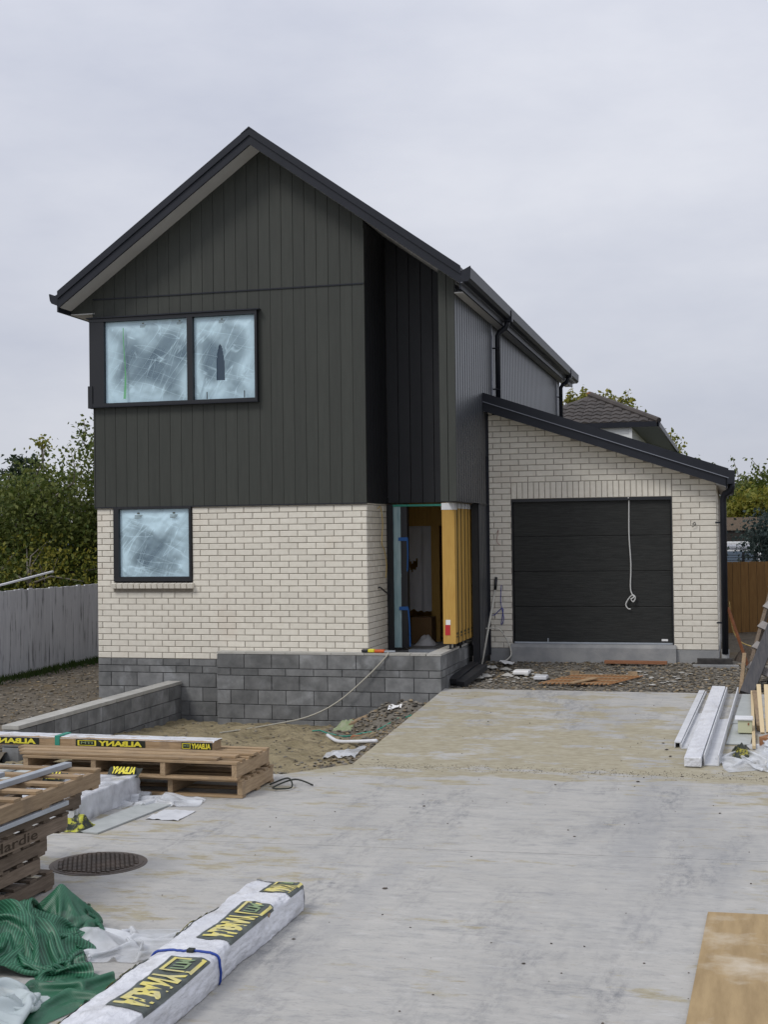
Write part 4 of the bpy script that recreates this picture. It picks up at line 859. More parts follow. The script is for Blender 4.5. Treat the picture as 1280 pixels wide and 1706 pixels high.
# leaning old pallet and dark plank by the right edge
fr_ = thing('leaning_pallet', (5.2, .9, -.35), 'old grey timber frame with pale rungs leaning by the wooden fence', 'frame')
A0, A1 = Vector((4.98, .55, -.38)), Vector((5.40, 1.55, .98)); B0, B1 = Vector((5.30, .2, -.42)), Vector((5.72, 1.15, .9))
MB().beam(A0, A1, .05, .09).build('stile', oldwood, fr_); MB().beam(B0, B1, .05, .09).build('stile', oldwood, fr_)
for k in range(5):
    t = .22+k*.19; MB().beam(A0.lerp(A1, t)+Vector((-.03, -.04, .03)), B0.lerp(B1, t)+Vector((.02, -.04, -.05)), .11, .02, (0, -1, .6)).build('rung', M('grey rung', (.30, .285, .27), (.22, .2, .19), sc=7, rough=.9) if k == 0 else MATS['grey rung'], fr_)
plank('dark_plank', (5.0, .10, -.36), (5.46, 1.15, .62), .17, .05, M('dark plank', (.05, .05, .055), (.085, .08, .08), sc=6, rough=.85, stretch=(8, 1, 1)), 'dark grey plank leaning against the old timber frame', 'plank', up=(0, -1, .6))
plank('timber_stake', (4.93, .2, -.37), (4.99, .7, .10), .05, .03, timberY, 'short pale stake leaning on the dark plank', 'stake')
plank('rusty_bar', (4.78, 2.25, .62), (5.05, 2.1, -.22), .035, .035, rustm, 'rusty brown bar leaning against the garage corner', 'bar')
wire('wire', [(4.80, 2.3, .7), (4.84, 2.4, .3), (4.95, 2.4, .12), (5.1, 2.4, .05)], .008, MATS['yellow cable'], 'yellowish cable curling out behind the rusty bar', 'cable')
crumple('brush_heap', 4.85, 5.6, 2.4, 3.6, -.26, .32, oldwood, 'heap of brown dead brush behind the rusty bar', 8, 'brush', 26, 26)
crumple('dark_sheeting', 5.25, 6.2, .3, 1.6, -.42, .55, M('dark sheeting', (.03, .03, .033), (.07, .07, .072), sc=9, rough=.8), 'dark crumpled sheeting behind the dark plank', 11, 'sheeting', 26, 26)
# ------------------------------------------------------------------ manhole
mh = thing('manhole_cover', (.31, -8.67, GZ), 'round cast iron manhole cover set in the concrete', 'manhole')
MB().tube([(.31, -8.67, GZ-.05), (.31, -8.67, GZ+.004)], .355, 48).build('rim', iron, mh); MB().tube([(.31, -8.67, GZ-.04), (.31, -8.67, GZ+.007)], .325, 48).build('lid', iron, mh)
b = MB()
for i in range(-8, 9):
    for j in range(-8, 9):
        x, y = i*.038+(.019 if j % 2 else 0), j*.038
        if x*x+y*y < .3**2: b.box(.31+x-.013, .31+x+.013, -8.67+y-.012, -8.67+y+.012, GZ+.007, GZ+.016)
b.build('studs', iron, mh, kind='stuff')
# ------------------------------------------------------------------ text
def text_verts(body, size, off=.0):
    c = bpy.data.curves.new('t', 'FONT'); c.body = body; c.size = size; c.offset = off; c.resolution_u = 3; o = bpy.data.objects.new('t', c); COL.objects.link(o)
    bpy.context.view_layer.update(); dg = bpy.context.evaluated_depsgraph_get(); me = bpy.data.meshes.new_from_object(o.evaluated_get(dg))
    V = [tuple(v.co) for v in me.vertices]; F = [tuple(p.vertices) for p in me.polygons]; bpy.data.objects.remove(o); bpy.data.meshes.remove(me)
    x0 = min(v[0] for v in V); x1 = max(v[0] for v in V); y0 = min(v[1] for v in V); y1 = max(v[1] for v in V)
    return [((v[0]-x0)/(x1-x0), (v[1]-y0)/(y1-y0)) for v in V], F
ALB = text_verts('ALBANY', 1, .045); ITM = text_verts('ITM', 1, .02); HAR = text_verts('Hardie', 1, .012)
def decal(parent, mp_, u0, u1, v0, v1, ytext, bgmat, logo=True, tb=.14, flip=False):
    """printed label on a surface; mp_(u,v,h) maps label coordinates to 3D"""
    b = MB(); b.grid(60, 16, lambda a, c: mp_(lerp(u0, u1, a), lerp(v0, v1, c), .002)); lb = b.build('label', bgmat, parent, smooth=True)
    L = u1-u0; D = v1-v0
    def put(tv, a0, a1, c0, c1, mat, nm, h=.0075):
        b = MB(); b.v = [tuple(mp_(u0+L*lerp(a0, a1, p), v0+D*lerp(c0, c1, (1-q) if flip else q), h)) for p, q in tv[0]]; b.f = [tuple(f) for f in tv[1]]; b.build(nm, mat, lb)
    put(ALB, .04, .67 if logo else .97, tb, .89, ytext, 'lettering')
    if logo:
        b = MB()
        for a0, a1, c0, c1 in ((.70, .97, .12, .2), (.70, .97, .8, .88), (.70, .725, .2, .8), (.945, .97, .2, .8)):
            n = len(b.v); b.v += [tuple(mp_(u0+L*p, v0+D*q, .006)) for p, q in ((a0, c0), (a1, c0), (a1, c1), (a0, c1))]; b.f.append((n, n+1, n+2, n+3))
        b.build('logo_box', ytext, lb); put(ITM, .75, .92, .34, .7, M('logo green', (.22, .30, .16), rough=.5) if 'logo green' not in MATS else MATS['logo green'], 'logo_lettering')
    return lb
# ------------------------------------------------------------------ foreground wrapped pack (runs along Y)
pk = thing('timber_pack', (1.98, -11, GZ), 'long timber pack in white plastic wrap with blue strap in the foreground', 'timber pack')
PXL, PXR, PZ0, PZ1 = 1.80, 2.165, GZ+.004, GZ+.172
def pack_pt(s, y):
    """s: 0 bottom-left, up the left side, across the top, down the right side 1"""
    hgt = PZ1-PZ0; wd = PXR-PXL; per = 2*hgt+wd; d = s*per; r = .05
    if d < hgt: x, z = PXL, PZ0+d
    elif d < hgt+wd: x, z = PXL+(d-hgt), PZ1
    else: x, z = PXR, PZ1-(d-hgt-wd)
    # round the upper corners
    for cx, sg in ((PXL+r, -1), (PXR-r, 1)):
        dx, dz_ = (x-cx)*sg, z-(PZ1-r)
        if dx > 0 and dz_ > 0:
            l = math.hypot(dx, dz_); x = cx+sg*dx/l*r; z = PZ1-r+dz_/l*r
    wob = .015*nz(y*2.2, s*3)+.008*nz(y*6, s*9, 3)+.007*abs(nz(y*11, s*6, 7))+.005*abs(nz(y*4, s*22, 9))
    nx = (x-(PXL+PXR)/2)/wd*2; x += nx*wob*1.2+.02*nz(y*.8, 2); z = max(PZ0, z+wob*(1 if z > PZ0+.03 else 0)+.012*nz(y*1.1, 5)*(1 if z > PZ0+.05 else 0))
    if y < -10.98+.08 and y > -10.98-.08: z -= .006*(1-abs(y+10.98)/.08)
    return Vector((x, y, z))
YN, YF = -12.9, -9.42
def pk_fn(u, v):
    yf = YF-.14*(u-.3); y = lerp(YN, yf, v); p = pack_pt(u, y)
    if v > .975: p.z = lerp(p.z, PZ0+(p.z-PZ0)*.86, (v-.975)/.025)
    return p
b = MB(); b.grid(90, 260, pk_fn); b.build('wrap', wrapm, pk, smooth=True)
MB().prism([(PXL+.02, YN+.02, PZ0), (PXR-.02, YN+.02, PZ0), (PXR-.02, YN+.02, PZ1-.03), (PXL+.02, YN+.02, PZ1-.03)], (0, YF-YN-.12, 0)).build('timber_core', timberY, pk)
b = MB(); b.grid(30, 6, lambda u, v: (lerp(pack_pt(0, YF).x, pack_pt(1, YF).x, u), YF-.14*(u-.3)+.03*math.sin(v*3.14)+.012*nz(u*9, v*4), lerp(PZ0, PZ0+(PZ1-PZ0)*.86+.008*nz(u*7, 1), v))); b.build('end_flap', wrapm, pk, smooth=True)
per = 2*(PZ1-PZ0)+(PXR-PXL); sT0 = (PZ1-PZ0)/per; sT1 = (PZ1-PZ0+PXR-PXL)/per
def mp_top(u, v, h):   # u = world y, v: 0 at right edge -> 1 towards the middle of the top
    s = lerp(sT1+.035, sT1-.30, v); p = pack_pt(s, u); n = Vector((1 if s > sT1-.03 else 0, 0, 1)).normalized(); return p+n*(h+.002)
def mp_left(u, v, h):
    s = lerp(sT0+.05, sT0-.13, v); p = pack_pt(s, u); return p+Vector((-.7, 0, .7))*(h+.002)
for y0, y1 in ((-11.86, -11.08), (-10.74, -10.02), (-9.76, -9.50)): decal(pk, mp_top, y0, y1, 0, 1, yelp, labelg, True, .19, True)
for y0, y1 in ((-12.3, -11.75), (-11.6, -11.1), (-10.7, -10.1)):
    b = MB(); b.grid(12, 3, lambda a, c: mp_left(lerp(y0, y1, a), c, .002)); lb = b.build('label', labelg, pk, smooth=True)
    b = MB(); b.v = [tuple(mp_left(lerp(y0, y1, .04+.92*p), .2+.6*q, .006)) for p, q in ALB[0]]; b.f = list(ALB[1]); b.build('lettering', yelp, lb)
sp = [pack_pt(k/40, -10.98+.05*(k/40-.5))+Vector((0, 0, .0)) for k in range(41)]
sp = [p+Vector(((p.x-1.98)*.03, 0, .006)) for p in sp]
MB().tube(sp, .007, 6).build('strap', bluem, pk, smooth=True)
MB().box(2.0, 2.04, -11.0, -10.96, PZ1+.004, PZ1+.022).build('strap_buckle', labelk, pk, bevel=.004)
# plywood sheet
tag(MB().prism([(4.585, -11.6, GZ+.003), (5.85, -11.55, GZ+.003), (5.88, -9.0, GZ+.003), (4.676, -9.06, GZ+.003)], (0, 0, .016)).build('plywood_sheet', plym, bevel=.002), 'worn tan plywood sheet lying on the slab', 'plywood')
# ------------------------------------------------------------------ pallet stack with labelled packs (mid left)
def pallet(name, x0, x1, y0, y1, zb, label, nslat=6, mats=(timber, timberY), sk=0, group=None, bot=True):
    """deck boards run along X, bearers along Y"""
    p = thing(name, ((x0+x1)/2, (y0+y1)/2, zb), label, 'pallet', group); ht = .165
    for k in range(4):
        x = lerp(x0+.03, x1-.03, k/3); MB().box(x-.025, x+.025, y0+.012, y1-.012, zb+.022, zb+ht-.022).build('bearer', mats[1], p, bevel=.003)
    for k in range(nslat):
        y = lerp(y0+.05, y1-.05, k/(nslat-1)); j = random.uniform(-.012, .012); MB().box(x0+j, x1+j, y-.045, y+.045, zb+ht-.0215, zb+ht).build('deck_board', mats[0], p, bevel=.002)
    for k in range(3):
        if bot:
            y = lerp(y0+.05, y1-.05, k/2); MB().box(x0, x1, y-.045, y+.045, zb, zb+.0215).build('base_board', mats[0], p, bevel=.002)
    return p
pallet('pallet', -1.62, .50, -6.2, -5.33, GZ+.002, 'bottom pale timber pallet of the stack under the labelled packs', 6)
pallet('pallet', -1.70, .47, -6.26, -5.36, GZ+.172, 'upper pale timber pallet directly beneath the labelled packs', 6)
MB  # packs on top
def label_pack(x0, x1, y0, y1, zb, zt, label, labs):
    p = thing('wrapped_pack', ((x0+x1)/2, (y0+y1)/2, zb), label, 'timber pack')
    MB().box(x0, x1, y0, y1, zb, zt-.012).build('timber', timber, p, bevel=.004)
    b = MB(); b.grid(60, 8, lambda u, v: (lerp(x0-.01, x1+.01, u), lerp(y0-.004, y1+.01, v), zt-.010+.006*nz(u*30, v*4)-(0.012 if v == 0 else 0))); b.build('top_wrap', wrapm, p, smooth=True)
    def mpf(u, v, h): return Vector((u, y0-.003-h, v))
    for a, c in labs: decal(p, lambda u, v, h, a=a, c=c: mpf(a+c-u, v, h), a, c, zb+.012, zt-.024, yel, labelk)
    for xs in ((labs[0][1]+labs[1][0])/2,): MB().box(xs-.025, xs+.025, y0-.008, y1+.012, zb-.003, zt+.004).build('strap', tealm, p)
    return p
label_pack(-2.72, .02, -5.72, -5.5, GZ+.338, GZ+.338+.105, 'long white topped timber pack with black and yellow labels on the pallets', [(-2.62, -1.82), (-1.42, -.68), (-.30, .015)])
for k in range(3):
    y = -6.16+k*.16; plank('loose_board', (-1.75-.1*k, y, GZ+.350), (.26+.12*k, y, GZ+.350), .12, .022, timber, ('loose board on the front edge of the upper pallet', 'loose board on the pallet behind the front one', 'loose board on the pallet against the labelled pack')[k], 'board')
tag(MB().prism([(-2.95, -5.9, GZ+.33), (-2.45, -5.9, GZ+.33), (-2.35, -5.5, GZ+.33), (-2.95, -5.5, GZ+.33)], (-.25, 0, .02)).build('cement_sheet', cement), 'white cement sheet sticking out past the far end of the labelled pack', 'sheet')
wire('cable', [(.55, -5.6, GZ+.02), (.7, -5.5, GZ+.07), (.8, -5.7, GZ+.02), (.65, -5.8, GZ+.03), (.75, -5.45, GZ+.05), (.95, -5.5, GZ+.012)], .008, labelk, 'tangle of black strapping on the slab beside the pallets', 'strapping')
# stack of weatherboards at the far left
for k in range(7):
    x1 = -1.30+random.uniform(-.13, .06); z = GZ+.12+k*.033
    tag(MB().box(-2.6, x1, -7.5+random.uniform(-.02, .02), -6.75, z, z+.026).build('cement_board', cement, bevel=.003), ('lowest grey cement board', 'second grey cement board', 'third grey cement board', 'fourth grey cement board', 'fifth grey cement board', 'sixth grey cement board', 'topmost grey cement board')[k]+' of the flat pile behind the old pallets', 'board', 'grey cement boards')
plank('bearer', (-1.55, -7.5, GZ+.06), (-1.55, -6.7, GZ+.06), .1, .11, oldwood, 'dark bearer under the pile of grey cement boards', 'bearer')
plank('bearer', (-2.2, -7.5, GZ+.06), (-2.2, -6.7, GZ+.06), .1, .11, oldwood, 'dark bearer under the hidden end of the cement board pile', 'bearer')
# bundle in shiny wrap lying along Y
bd = thing('wrapped_bundle', (-.76, -6.9, GZ), 'low bundle in shiny clear plastic wrap in front of the pallets', 'bundle')
BX0, BX1, BY0, BY1 = -1.06, -.46, -7.55, -6.32
MB().box(BX0+.02, BX1-.03, BY0+.02, BY1-.03, GZ+.01, GZ+.20).build('boards', rough_white, bd)
def bun(u, v):
    y = lerp(BY0, BY1, v); d = u*1.04; x, z = (BX0, GZ+d) if d < .22 else ((BX0+d-.22, GZ+.215) if d < .82 else (BX1, GZ+.215-(d-.82)))
    f = .018*nz(v*9, u*9)+.012*abs(nz(v*22, u*6, 2)); sq = 1-.35*max(0, (v-.9)/.1)**2-.35*max(0, (.1-v)/.1)**2
    return (x+(f if d >= .82 else -f if d < .22 else 0), y+.03*nz(u*8, v*3), max(GZ+.003, GZ+(z-GZ)*sq+f))
b = MB(); b.grid(52, 60, bun); b.build('wrap', wrapclear, bd, smooth=True)
for x0, x1, y0 in ((-1.34, -.98, -6.80), (-.74, -.42, -6.44)):
    b = MB(); b.grid(14, 6, lambda u, v: (lerp(x0, x1, u), y0+.10*v-.02*nz(u*5, v*2), GZ+.20+.075*v+.01*nz(u*6, v*3))); lb = b.build('label', labelk, bd, smooth=True)
    b = MB(); b.v = [(lerp(x1-.04, x0+.04, p), y0+.10*(.15+.7*q)-.012, GZ+.21+.075*(.15+.7*q)+.012) for p, q in ALB[0]]; b.f = list(ALB[1]); b.build('lettering', yel, lb)
crumple('label_wrap', -.52, -.28, -7.78, -7.5, GZ, .12, M('yellow black wrap', (.015, .02, .01), (.42, .42, .03), sc=9, rough=.4, lo_=.48, hi=.54), 'black and yellow printed wrap bunched at the end of the clear bundle', 4, nu=24, nv=24)
tag(MB().prism([(-.40, -7.75, GZ+.003), (-.14, -7.8, GZ+.003), (-.02, -6.62, GZ+.003), (-.30, -6.58, GZ+.003)], (0, 0, .012)).build('cement_sheet', cement), 'narrow white cement sheet lying flat beside the clear bundle', 'sheet')
tag(MB().grid(14, 10, lambda u, v: (lerp(.0, .3, u), lerp(-7.2, -6.8, v), GZ+.004+.018*abs(nz(u*4, v*4)))).build('dust_patch', rough_white, smooth=True), 'thin white plastic scrap on the slab beside the cement sheet', 'scrap')
# ------------------------------------------------------------------ old pallet stack at the left edge
OX1 = .36; OY0, OY1 = -11.2, -9.30
def ypallet(xr, y0, y1, zb, ht, label, mats, hard=False, nb=9):
    """bearers along Y (the long face one sees), deck boards along X"""
    p = thing('pallet', (xr-.5, (y0+y1)/2, zb), label, 'pallet', 'old pallets in the tall stack')
    for k in range(3):
        x = xr-.024-k*.46; MB().box(x-.022, x+.022, y0, y1, zb+.02, zb+ht-.02).build('bearer', mats[0], p, bevel=.003)
    for k in range(nb):
        y = lerp(y0+.06, y1-.05, k/(nb-1)); j = random.uniform(-.015, .012); MB().box(xr-1.0, xr+j, y-.045, y+.045, zb+ht-.0195, zb+ht).build('deck_board', mats[1], p, bevel=.002)
    for k in range(4):
        y = lerp(y0+.08, y1-.07, k/3); MB().box(xr-1.0, xr-.005, y-.05, y+.05, zb, zb+.0195).build('base_board', mats[1], p, bevel=.002)
    if hard:
        b = MB(); b.v = [(xr+.0005, lerp(y1-.98, y1-.42, u), zb+.035+v*(ht-.065)) for u, v in HAR[0]]; b.f = list(HAR[1]); b.build('lettering', M('burnt stencil', (.055, .038, .024), rough=.9), p)
    return p
zs = GZ+.002
for k, (ht, xr, y1) in enumerate(((.125, .33, -9.36), (.12, .28, -9.46), (.12, .31, -9.42), (.13, .36, -9.22))):
    ypallet(xr, OY0, y1, zs, ht, ('lowest weathered pallet of the tall stack', 'second weathered pallet of the tall stack', 'third weathered pallet of the tall stack', 'weathered pallet stencilled Hardie in the tall stack')[k], (oldwood, oldwood), k == 3); zs += ht+.001
ypallet(.40, OY0, -9.10, zs, .11, 'grey brown pallet below the clean one in the tall stack', (oldwood, oldwood)); zs += .111
ypallet(.46, OY0, -8.92, zs, .14, 'clean pale pallet on top of the tall stack', (timberY, timber), nb=9); zs += .141
plank('steel_bar', (.10, -10.6, zs+.02), (.22, -8.95, zs+.02), .06, .035, steel, 'galvanised steel channel lying across the top pallet', 'steel bar')
plank('steel_bar', (-.15, -10.6, zs+.02), (-.05, -9.4, zs+.02), .06, .035, steel, 'second steel channel further in on the top pallet', 'steel bar')
plank('steel_bar', (.435, -10.9, zs-.15), (.455, -9.42, zs-.15), .04, .03, steel, 'steel channel wedged in the side of the tall pallet stack', 'steel bar')
# ------------------------------------------------------------------ green mesh and milky sheets in the left foreground
gs = lambda x, y: GZ
def cloth(name, cx, cy, w, h, sqx, sqy, mat, label, seed, cat='plastic', n=54, bumps=(), rot=0, steps=130, zb=GZ, slope=None):
    """a sheet of true size w x h pushed together to sqx, sqy of its size and settled on the ground: folds come out of the relaxation"""
    rs = np.random.RandomState(seed); m = max(8, int(n*h/w)) if h < w else n; nn_ = n if h < w else max(8, int(n*w/h)); nu, nv = (n, m) if h < w else (nn_, n)
    U, V = np.meshgrid(np.linspace(-.5, .5, nu), np.linspace(-.5, .5, nv)); d0x, d0y = w/(nu-1), h/(nv-1)
    P = np.stack([U*w*sqx, V*h*sqy, np.zeros_like(U)], -1)
    Z = np.zeros_like(U)
    for k in range(7):
        a_ = rs.rand()*6.28; f = rs.uniform(4, 13); Z += rs.uniform(.4, 1)*np.sin((U*np.cos(a_)+V*np.sin(a_))*f*1.6+rs.rand()*6)*(.05/(1+k*.25))
    P[..., 2] = .12+Z*min(w, h)*1.2+rs.rand(*U.shape)*.004
    bm = [(bx_, by_, bz_, br_) for bx_, by_, bz_, br_ in bumps]; Q = P.copy()
    def con(P, A, B, L, st):
        d = P[B]-P[A]; l = np.linalg.norm(d, axis=-1, keepdims=True)+1e-9; c = d*(1-L/l)*.5*st; P[A] += c; P[B] -= c
    sl = np.s_
    sets = []
    for o_ in (0, 1):
        a1 = np.arange(o_, nu-1, 2); sets.append((sl[:, a1], sl[:, a1+1], d0x, 1.)); b1 = np.arange(o_, nv-1, 2); sets.append((sl[b1, :], sl[b1+1, :], d0y, 1.))
    dg = math.hypot(d0x, d0y)
    for o_ in (0, 1):
        b1 = np.arange(o_, nv-1, 2); sets.append((np.ix_(b1, np.arange(0, nu-1)), np.ix_(b1+1, np.arange(1, nu)), dg, .5)); sets.append((np.ix_(b1, np.arange(1, nu)), np.ix_(b1+1, np.arange(0, nu-1)), dg, .5))
    for o_ in range(4):
        a1 = np.array([i for i in range(nu-2) if i % 4 == o_]); b1 = np.array([i for i in range(nv-2) if i % 4 == o_])
        if len(a1): sets.append((sl[:, a1], sl[:, a1+2], 2*d0x, .12))
        if len(b1): sets.append((sl[b1, :], sl[b1+2, :], 2*d0y, .12))
    for st in range(steps):
        vel = (P-Q)*.94; Q = P.copy(); P = P+vel; P[..., 2] -= .0011
        for it in range(5):
            for A, B, L, k in sets: con(P, A, B, L, k)
            fl = np.full(P.shape[:2], .003)
            for bx_, by_, bz_, br_ in bm: fl = np.maximum(fl, bz_*(1-np.hypot(P[..., 0]-bx_, P[..., 1]-by_)/br_))   # conical heap underneath
            low = P[..., 2] < fl
            P[..., 2] = np.maximum(P[..., 2], fl); P[low, 0] = P[low, 0]*.5+Q[low, 0]*.5; P[low, 1] = P[low, 1]*.5+Q[low, 1]*.5
    ca, sa = math.cos(rot), math.sin(rot); b = MB()
    for p in P.reshape(-1, 3):
        x, y = cx+p[0]*ca-p[1]*sa, cy+p[0]*sa+p[1]*ca; b.v.append((x, y, (slope(x, y) if slope else zb)+.002+float(p[2])))
    b.f = [(j*nu+i, j*nu+i+1, (j+1)*nu+i+1, (j+1)*nu+i) for j in range(nv-1) for i in range(nu-1)]; b.uv = (nu-1, nv-1, 0)
    o = b.build(name, mat, smooth=True, uv=True); md = o.modifiers.new('sub', 'SUBSURF'); md.levels = 1; md.render_levels = 1
    return tag(o, label, cat)
cloth('green_mesh', .86, -10.76, 1.6, 1.5, .48, .56, greenmesh, 'crumpled green woven mesh heaped at the foot of the tall pallet stack', 41, 'mesh', 60, [(.0, .1, .30, .42), (-.2, -.1, .22, .4)], .4)
cloth('green_mesh', .92, -10.36, .8, .8, .55, .6, greenmesh, 'upright fold of green mesh behind the main mesh heap', 47, 'mesh', 40, [(.0, .0, .34, .26)], .9)
cloth('green_mesh', 1.40, -11.38, .6, .9, .6, .75, greenmesh, 'tail of green mesh reaching towards the white timber pack', 52, 'mesh', 40, [], -.5)
cloth('milky_sheet', 1.36, -10.45, .9, .7, .62, .75, clearp, 'milky plastic sheet lying beside the green mesh on the slab', 43, 'plastic', 46, [(-.15, 0, .12, .2)], .3)
cloth('milky_sheet', 1.06, -11.88, 1.5, 1.5, .62, .68, film_mat('heavy milky sheet', (.46, .52, .53), .80, .97, 3, .3), 'billowing grey plastic sheet over the green mesh beside the timber pack', 61, 'plastic', 54, [(-.1, .05, .30, .6)], .2)
cloth('plastic_wrap', 5.10, -3.62, 1.1, .9, .60, .7, clearp, 'crumpled clear plastic wrap heaped on the drive below the cream box', 2, 'plastic', 50, [(.1, .1, .1, .3)], .2, slope=lambda x, y: drive_z(y))
cloth('plastic_wrap', 5.28, -3.05, .7, .7, .55, .6, clearp, 'pale plastic sheet bunched beside the thin stake', 6, 'plastic', 40, [(0, 0, .16, .2)], .6, slope=lambda x, y: drive_z(y))
cloth('plastic_wrap', -.95, -6.52, 1.4, .8, .68, .55, clearp, 'shiny plastic sheet bunched between the pallets and the cement boards', 21, 'plastic', 50, [(0, 0, .22, .3), (-.35, 0, .25, .3)], 0)
cloth('plastic_wrap', -.1, -6.48, .7, .5, .62, .65, clearp, 'scrap of plastic and tape at the front of the bottom pallet', 31, 'plastic', 38, [(0, 0, .08, .15)], .2)
# ------------------------------------------------------------------ fences
wf = thing('white_fence', (-6.95, 5, -.6), 'tall fence of peeling white painted boards beside the gravel yard', 'fence')
y = -3.0; k = 0
while y < 9.5:
    t = (y-2)/4; zt = .87-.025*t*1.0+random.uniform(-.012, .012); wdt = .148
    MB().box(-6.96+random.uniform(-.004, .004), -6.93, y+.003, y+wdt-.003, -.62-.02*max(0, t), zt).build('fence_board', fencew, wf); y += wdt
MB().box(-7.0, -6.962, -3, 9.5, .45, .55).build('rail', fencew, wf); MB().box(-6.93, -6.90, -3, 9.5, -.62, -.57).build('base_board', oldwood, wf)
plank('steel_strip', (-7.6, 1.8, .78), (-7.3, 4.6, 1.12), .05, .03, whitep, 'white metal strip poking up behind the peeling fence', 'strip')
tf = thing('timber_fence', (7, 9, -.3), 'golden brown timber fence of upright boards beyond the garage', 'fence')
x = 4.55
while x < 11.5: MB().box(x+.003, x+.147, 9.0+random.uniform(0, .006), 9.025, -.27, 1.12+random.uniform(-.004, .004)).build('fence_board', fencet, tf); x += .15
MB().box(4.55, 11.5, 9.026, 9.07, -.25, 1.1).build('rail', oldwood, tf); MB().box(4.55, 11.5, 8.99, 9.03, -.30, -.272).build('base_board', oldwood, tf)
rf = thing('rail_fence', (5.6, 12, -.3), 'black horizontal rail fence in front of the parked white car', 'fence')
for k in range(8): MB().box(4.2, 6.3, 12.0, 12.02, .80+k*.055, .812+k*.055).build('rail', black, rf)
for x in (4.3, 5.05, 6.2): MB().box(x, x+.05, 12.02, 12.06, -.3, 1.26).build('post', black, rf)
# ------------------------------------------------------------------ parked car
car = thing('car', (5.0, 16.2, -.28), 'white car parked behind the black rail fence', 'car')
prof = [(-2.2, .25), (-2.2, .75), (-2.05, .95), (-1.75, 1.0), (-1.35, 1.55), (-1.1, 1.66), (.5, 1.68), (.75, 1.6), (1.25, 1.08), (2.0, .96), (2.2, .75), (2.2, .25)]
cx, cy, cz = 4.75, 16.2, -.28
def carx(p, s): return (cx+s*(.86 if p[1] < 1.02 else .86-.16*(p[1]-1.02)/.66), cy-p[0]*-1, cz+p[1])
b = MB(); n = len(prof); b.v = [carx(p, -1) for p in prof]+[carx(p, 1) for p in prof]
b.f = [tuple(range(n-1, -1, -1)), tuple(range(n, 2*n))]+[(i, (i+1) % n, n+(i+1) % n, n+i) for i in range(n)]
b.build('body', carw, car, bevel=.04)
for s in (-1, 1):
    MB().prism([(cx+s*.80, cy-1.2, cz+1.08), (cx+s*.80, cy+.95, cz+1.08), (cx+s*.75, cy+.6, cz+1.52), (cx+s*.75, cy-1.05, cz+1.52)], (s*.075, 0, 0)).build('side_window', glass, car)
    MB().box(cx+s*.62-.12, cx+s*.62+.12, cy-2.23, cy-2.15, cz+.68, cz+.88).build('tail_light', redm, car); MB().box(cx+s*.62-.14, cx+s*.62+.14, cy+2.15, cy+2.22, cz+.62, cz+.78).build('headlight', tagw, car)
    for yy in (-1.35, 1.35):
        wv = MB().tube([(cx+s*.70, cy+yy, cz+.32), (cx+s*.90, cy+yy, cz+.32)], .32, 20).build('wheel', tyre, car); MB().tube([(cx+s*.88, cy+yy, cz+.32), (cx+s*.91, cy+yy, cz+.32)], .2, 16).build('rim', steel, wv)
MB().obox((cx, cy-1.60, cz+1.28), (.66, 0, 0), (0, .15, .22), (0, -.02, .014)).build('rear_window', glass, car); MB().obox((cx, cy+1.03, cz+1.34), (.66, 0, 0), (0, .22, -.23), (0, .014, .014)).build('windscreen', glass, car)
MB().box(cx-.66, cx-.60, cy-1.0, cy+.5, cz+1.70, cz+1.74).build('roof_rail', carw, car); MB().box(cx+.60, cx+.66, cy-1.0, cy+.5, cz+1.70, cz+1.74).build('roof_rail', carw, car)
MB().prism([(cx-.7, cy-1.45, cz+1.67), (cx+.7, cy-1.45, cz+1.67), (cx+.7, cy-1.15, cz+1.71), (cx-.7, cy-1.15, cz+1.71)], (0, 0, .03)).build('spoiler', carw, car)
# ------------------------------------------------------------------ neighbour house behind (hip roof)
nh = thing('neighbour_house', (0, 26, 0), 'neighbouring white weatherboard house with dark tiled hip roof behind the garage', 'house')
EX, EY0, EZ = 2.92, 19.8, 4.74; NXL = -1.28; EY1 = 34; HIPX, HIPY, HIPZ = .84, 21.95, 5.74
MB().box(NXL+.5, EX-.75, EY0+.14, EY1-.7, -.4, EZ-.12).build('wall', weatherb, nh)
for k in range(9):
    z = EZ-.125-.17*(k+1); MB().prism([(NXL+.4, EY0+.14, z), (EX-.74, EY0+.14, z), (EX-.74, EY0+.105, z), (NXL+.4, EY0+.105, z)], (0, .012, .168)).build('weatherboard', weatherb, nh)
MB().box(EX-.80, EX-.72, EY0+.09, EY0+.16, -.4, EZ-.16).build('corner_board', weatherb, nh)
MB().box(NXL, EX-.03, EY0+.03, EY1, EZ-.12, EZ-.10).build('eave_soffit', M('grey green soffit', (.17, .185, .175), rough=.8), nh)
MB().box(NXL, EX, EY0-.02, EY0+.03, EZ-.13, EZ+.02).build('fascia', darkmetal, nh); MB().box(EX-.03, EX+.04, EY0-.02, EY1, EZ-.13, EZ+.02).build('fascia', darkmetal, nh)
hip = [(NXL, EY0, EZ), (EX, EY0, EZ), (EX, EY1, EZ), (NXL, EY1, EZ), (HIPX-.04, HIPY, HIPZ), (HIPX, HIPY, HIPZ), (HIPX, EY1-2.2, HIPZ), (HIPX-.04, EY1-2.2, HIPZ)]
b = MB(); b.v = hip; b.f = [(0, 1, 5, 4), (1, 2, 6, 5), (2, 3, 7, 6), (3, 0, 4, 7), (4, 5, 6, 7), (3, 2, 1, 0)]; nroof = b.build('roof', rooft, nh)
b = MB(); NR = 8
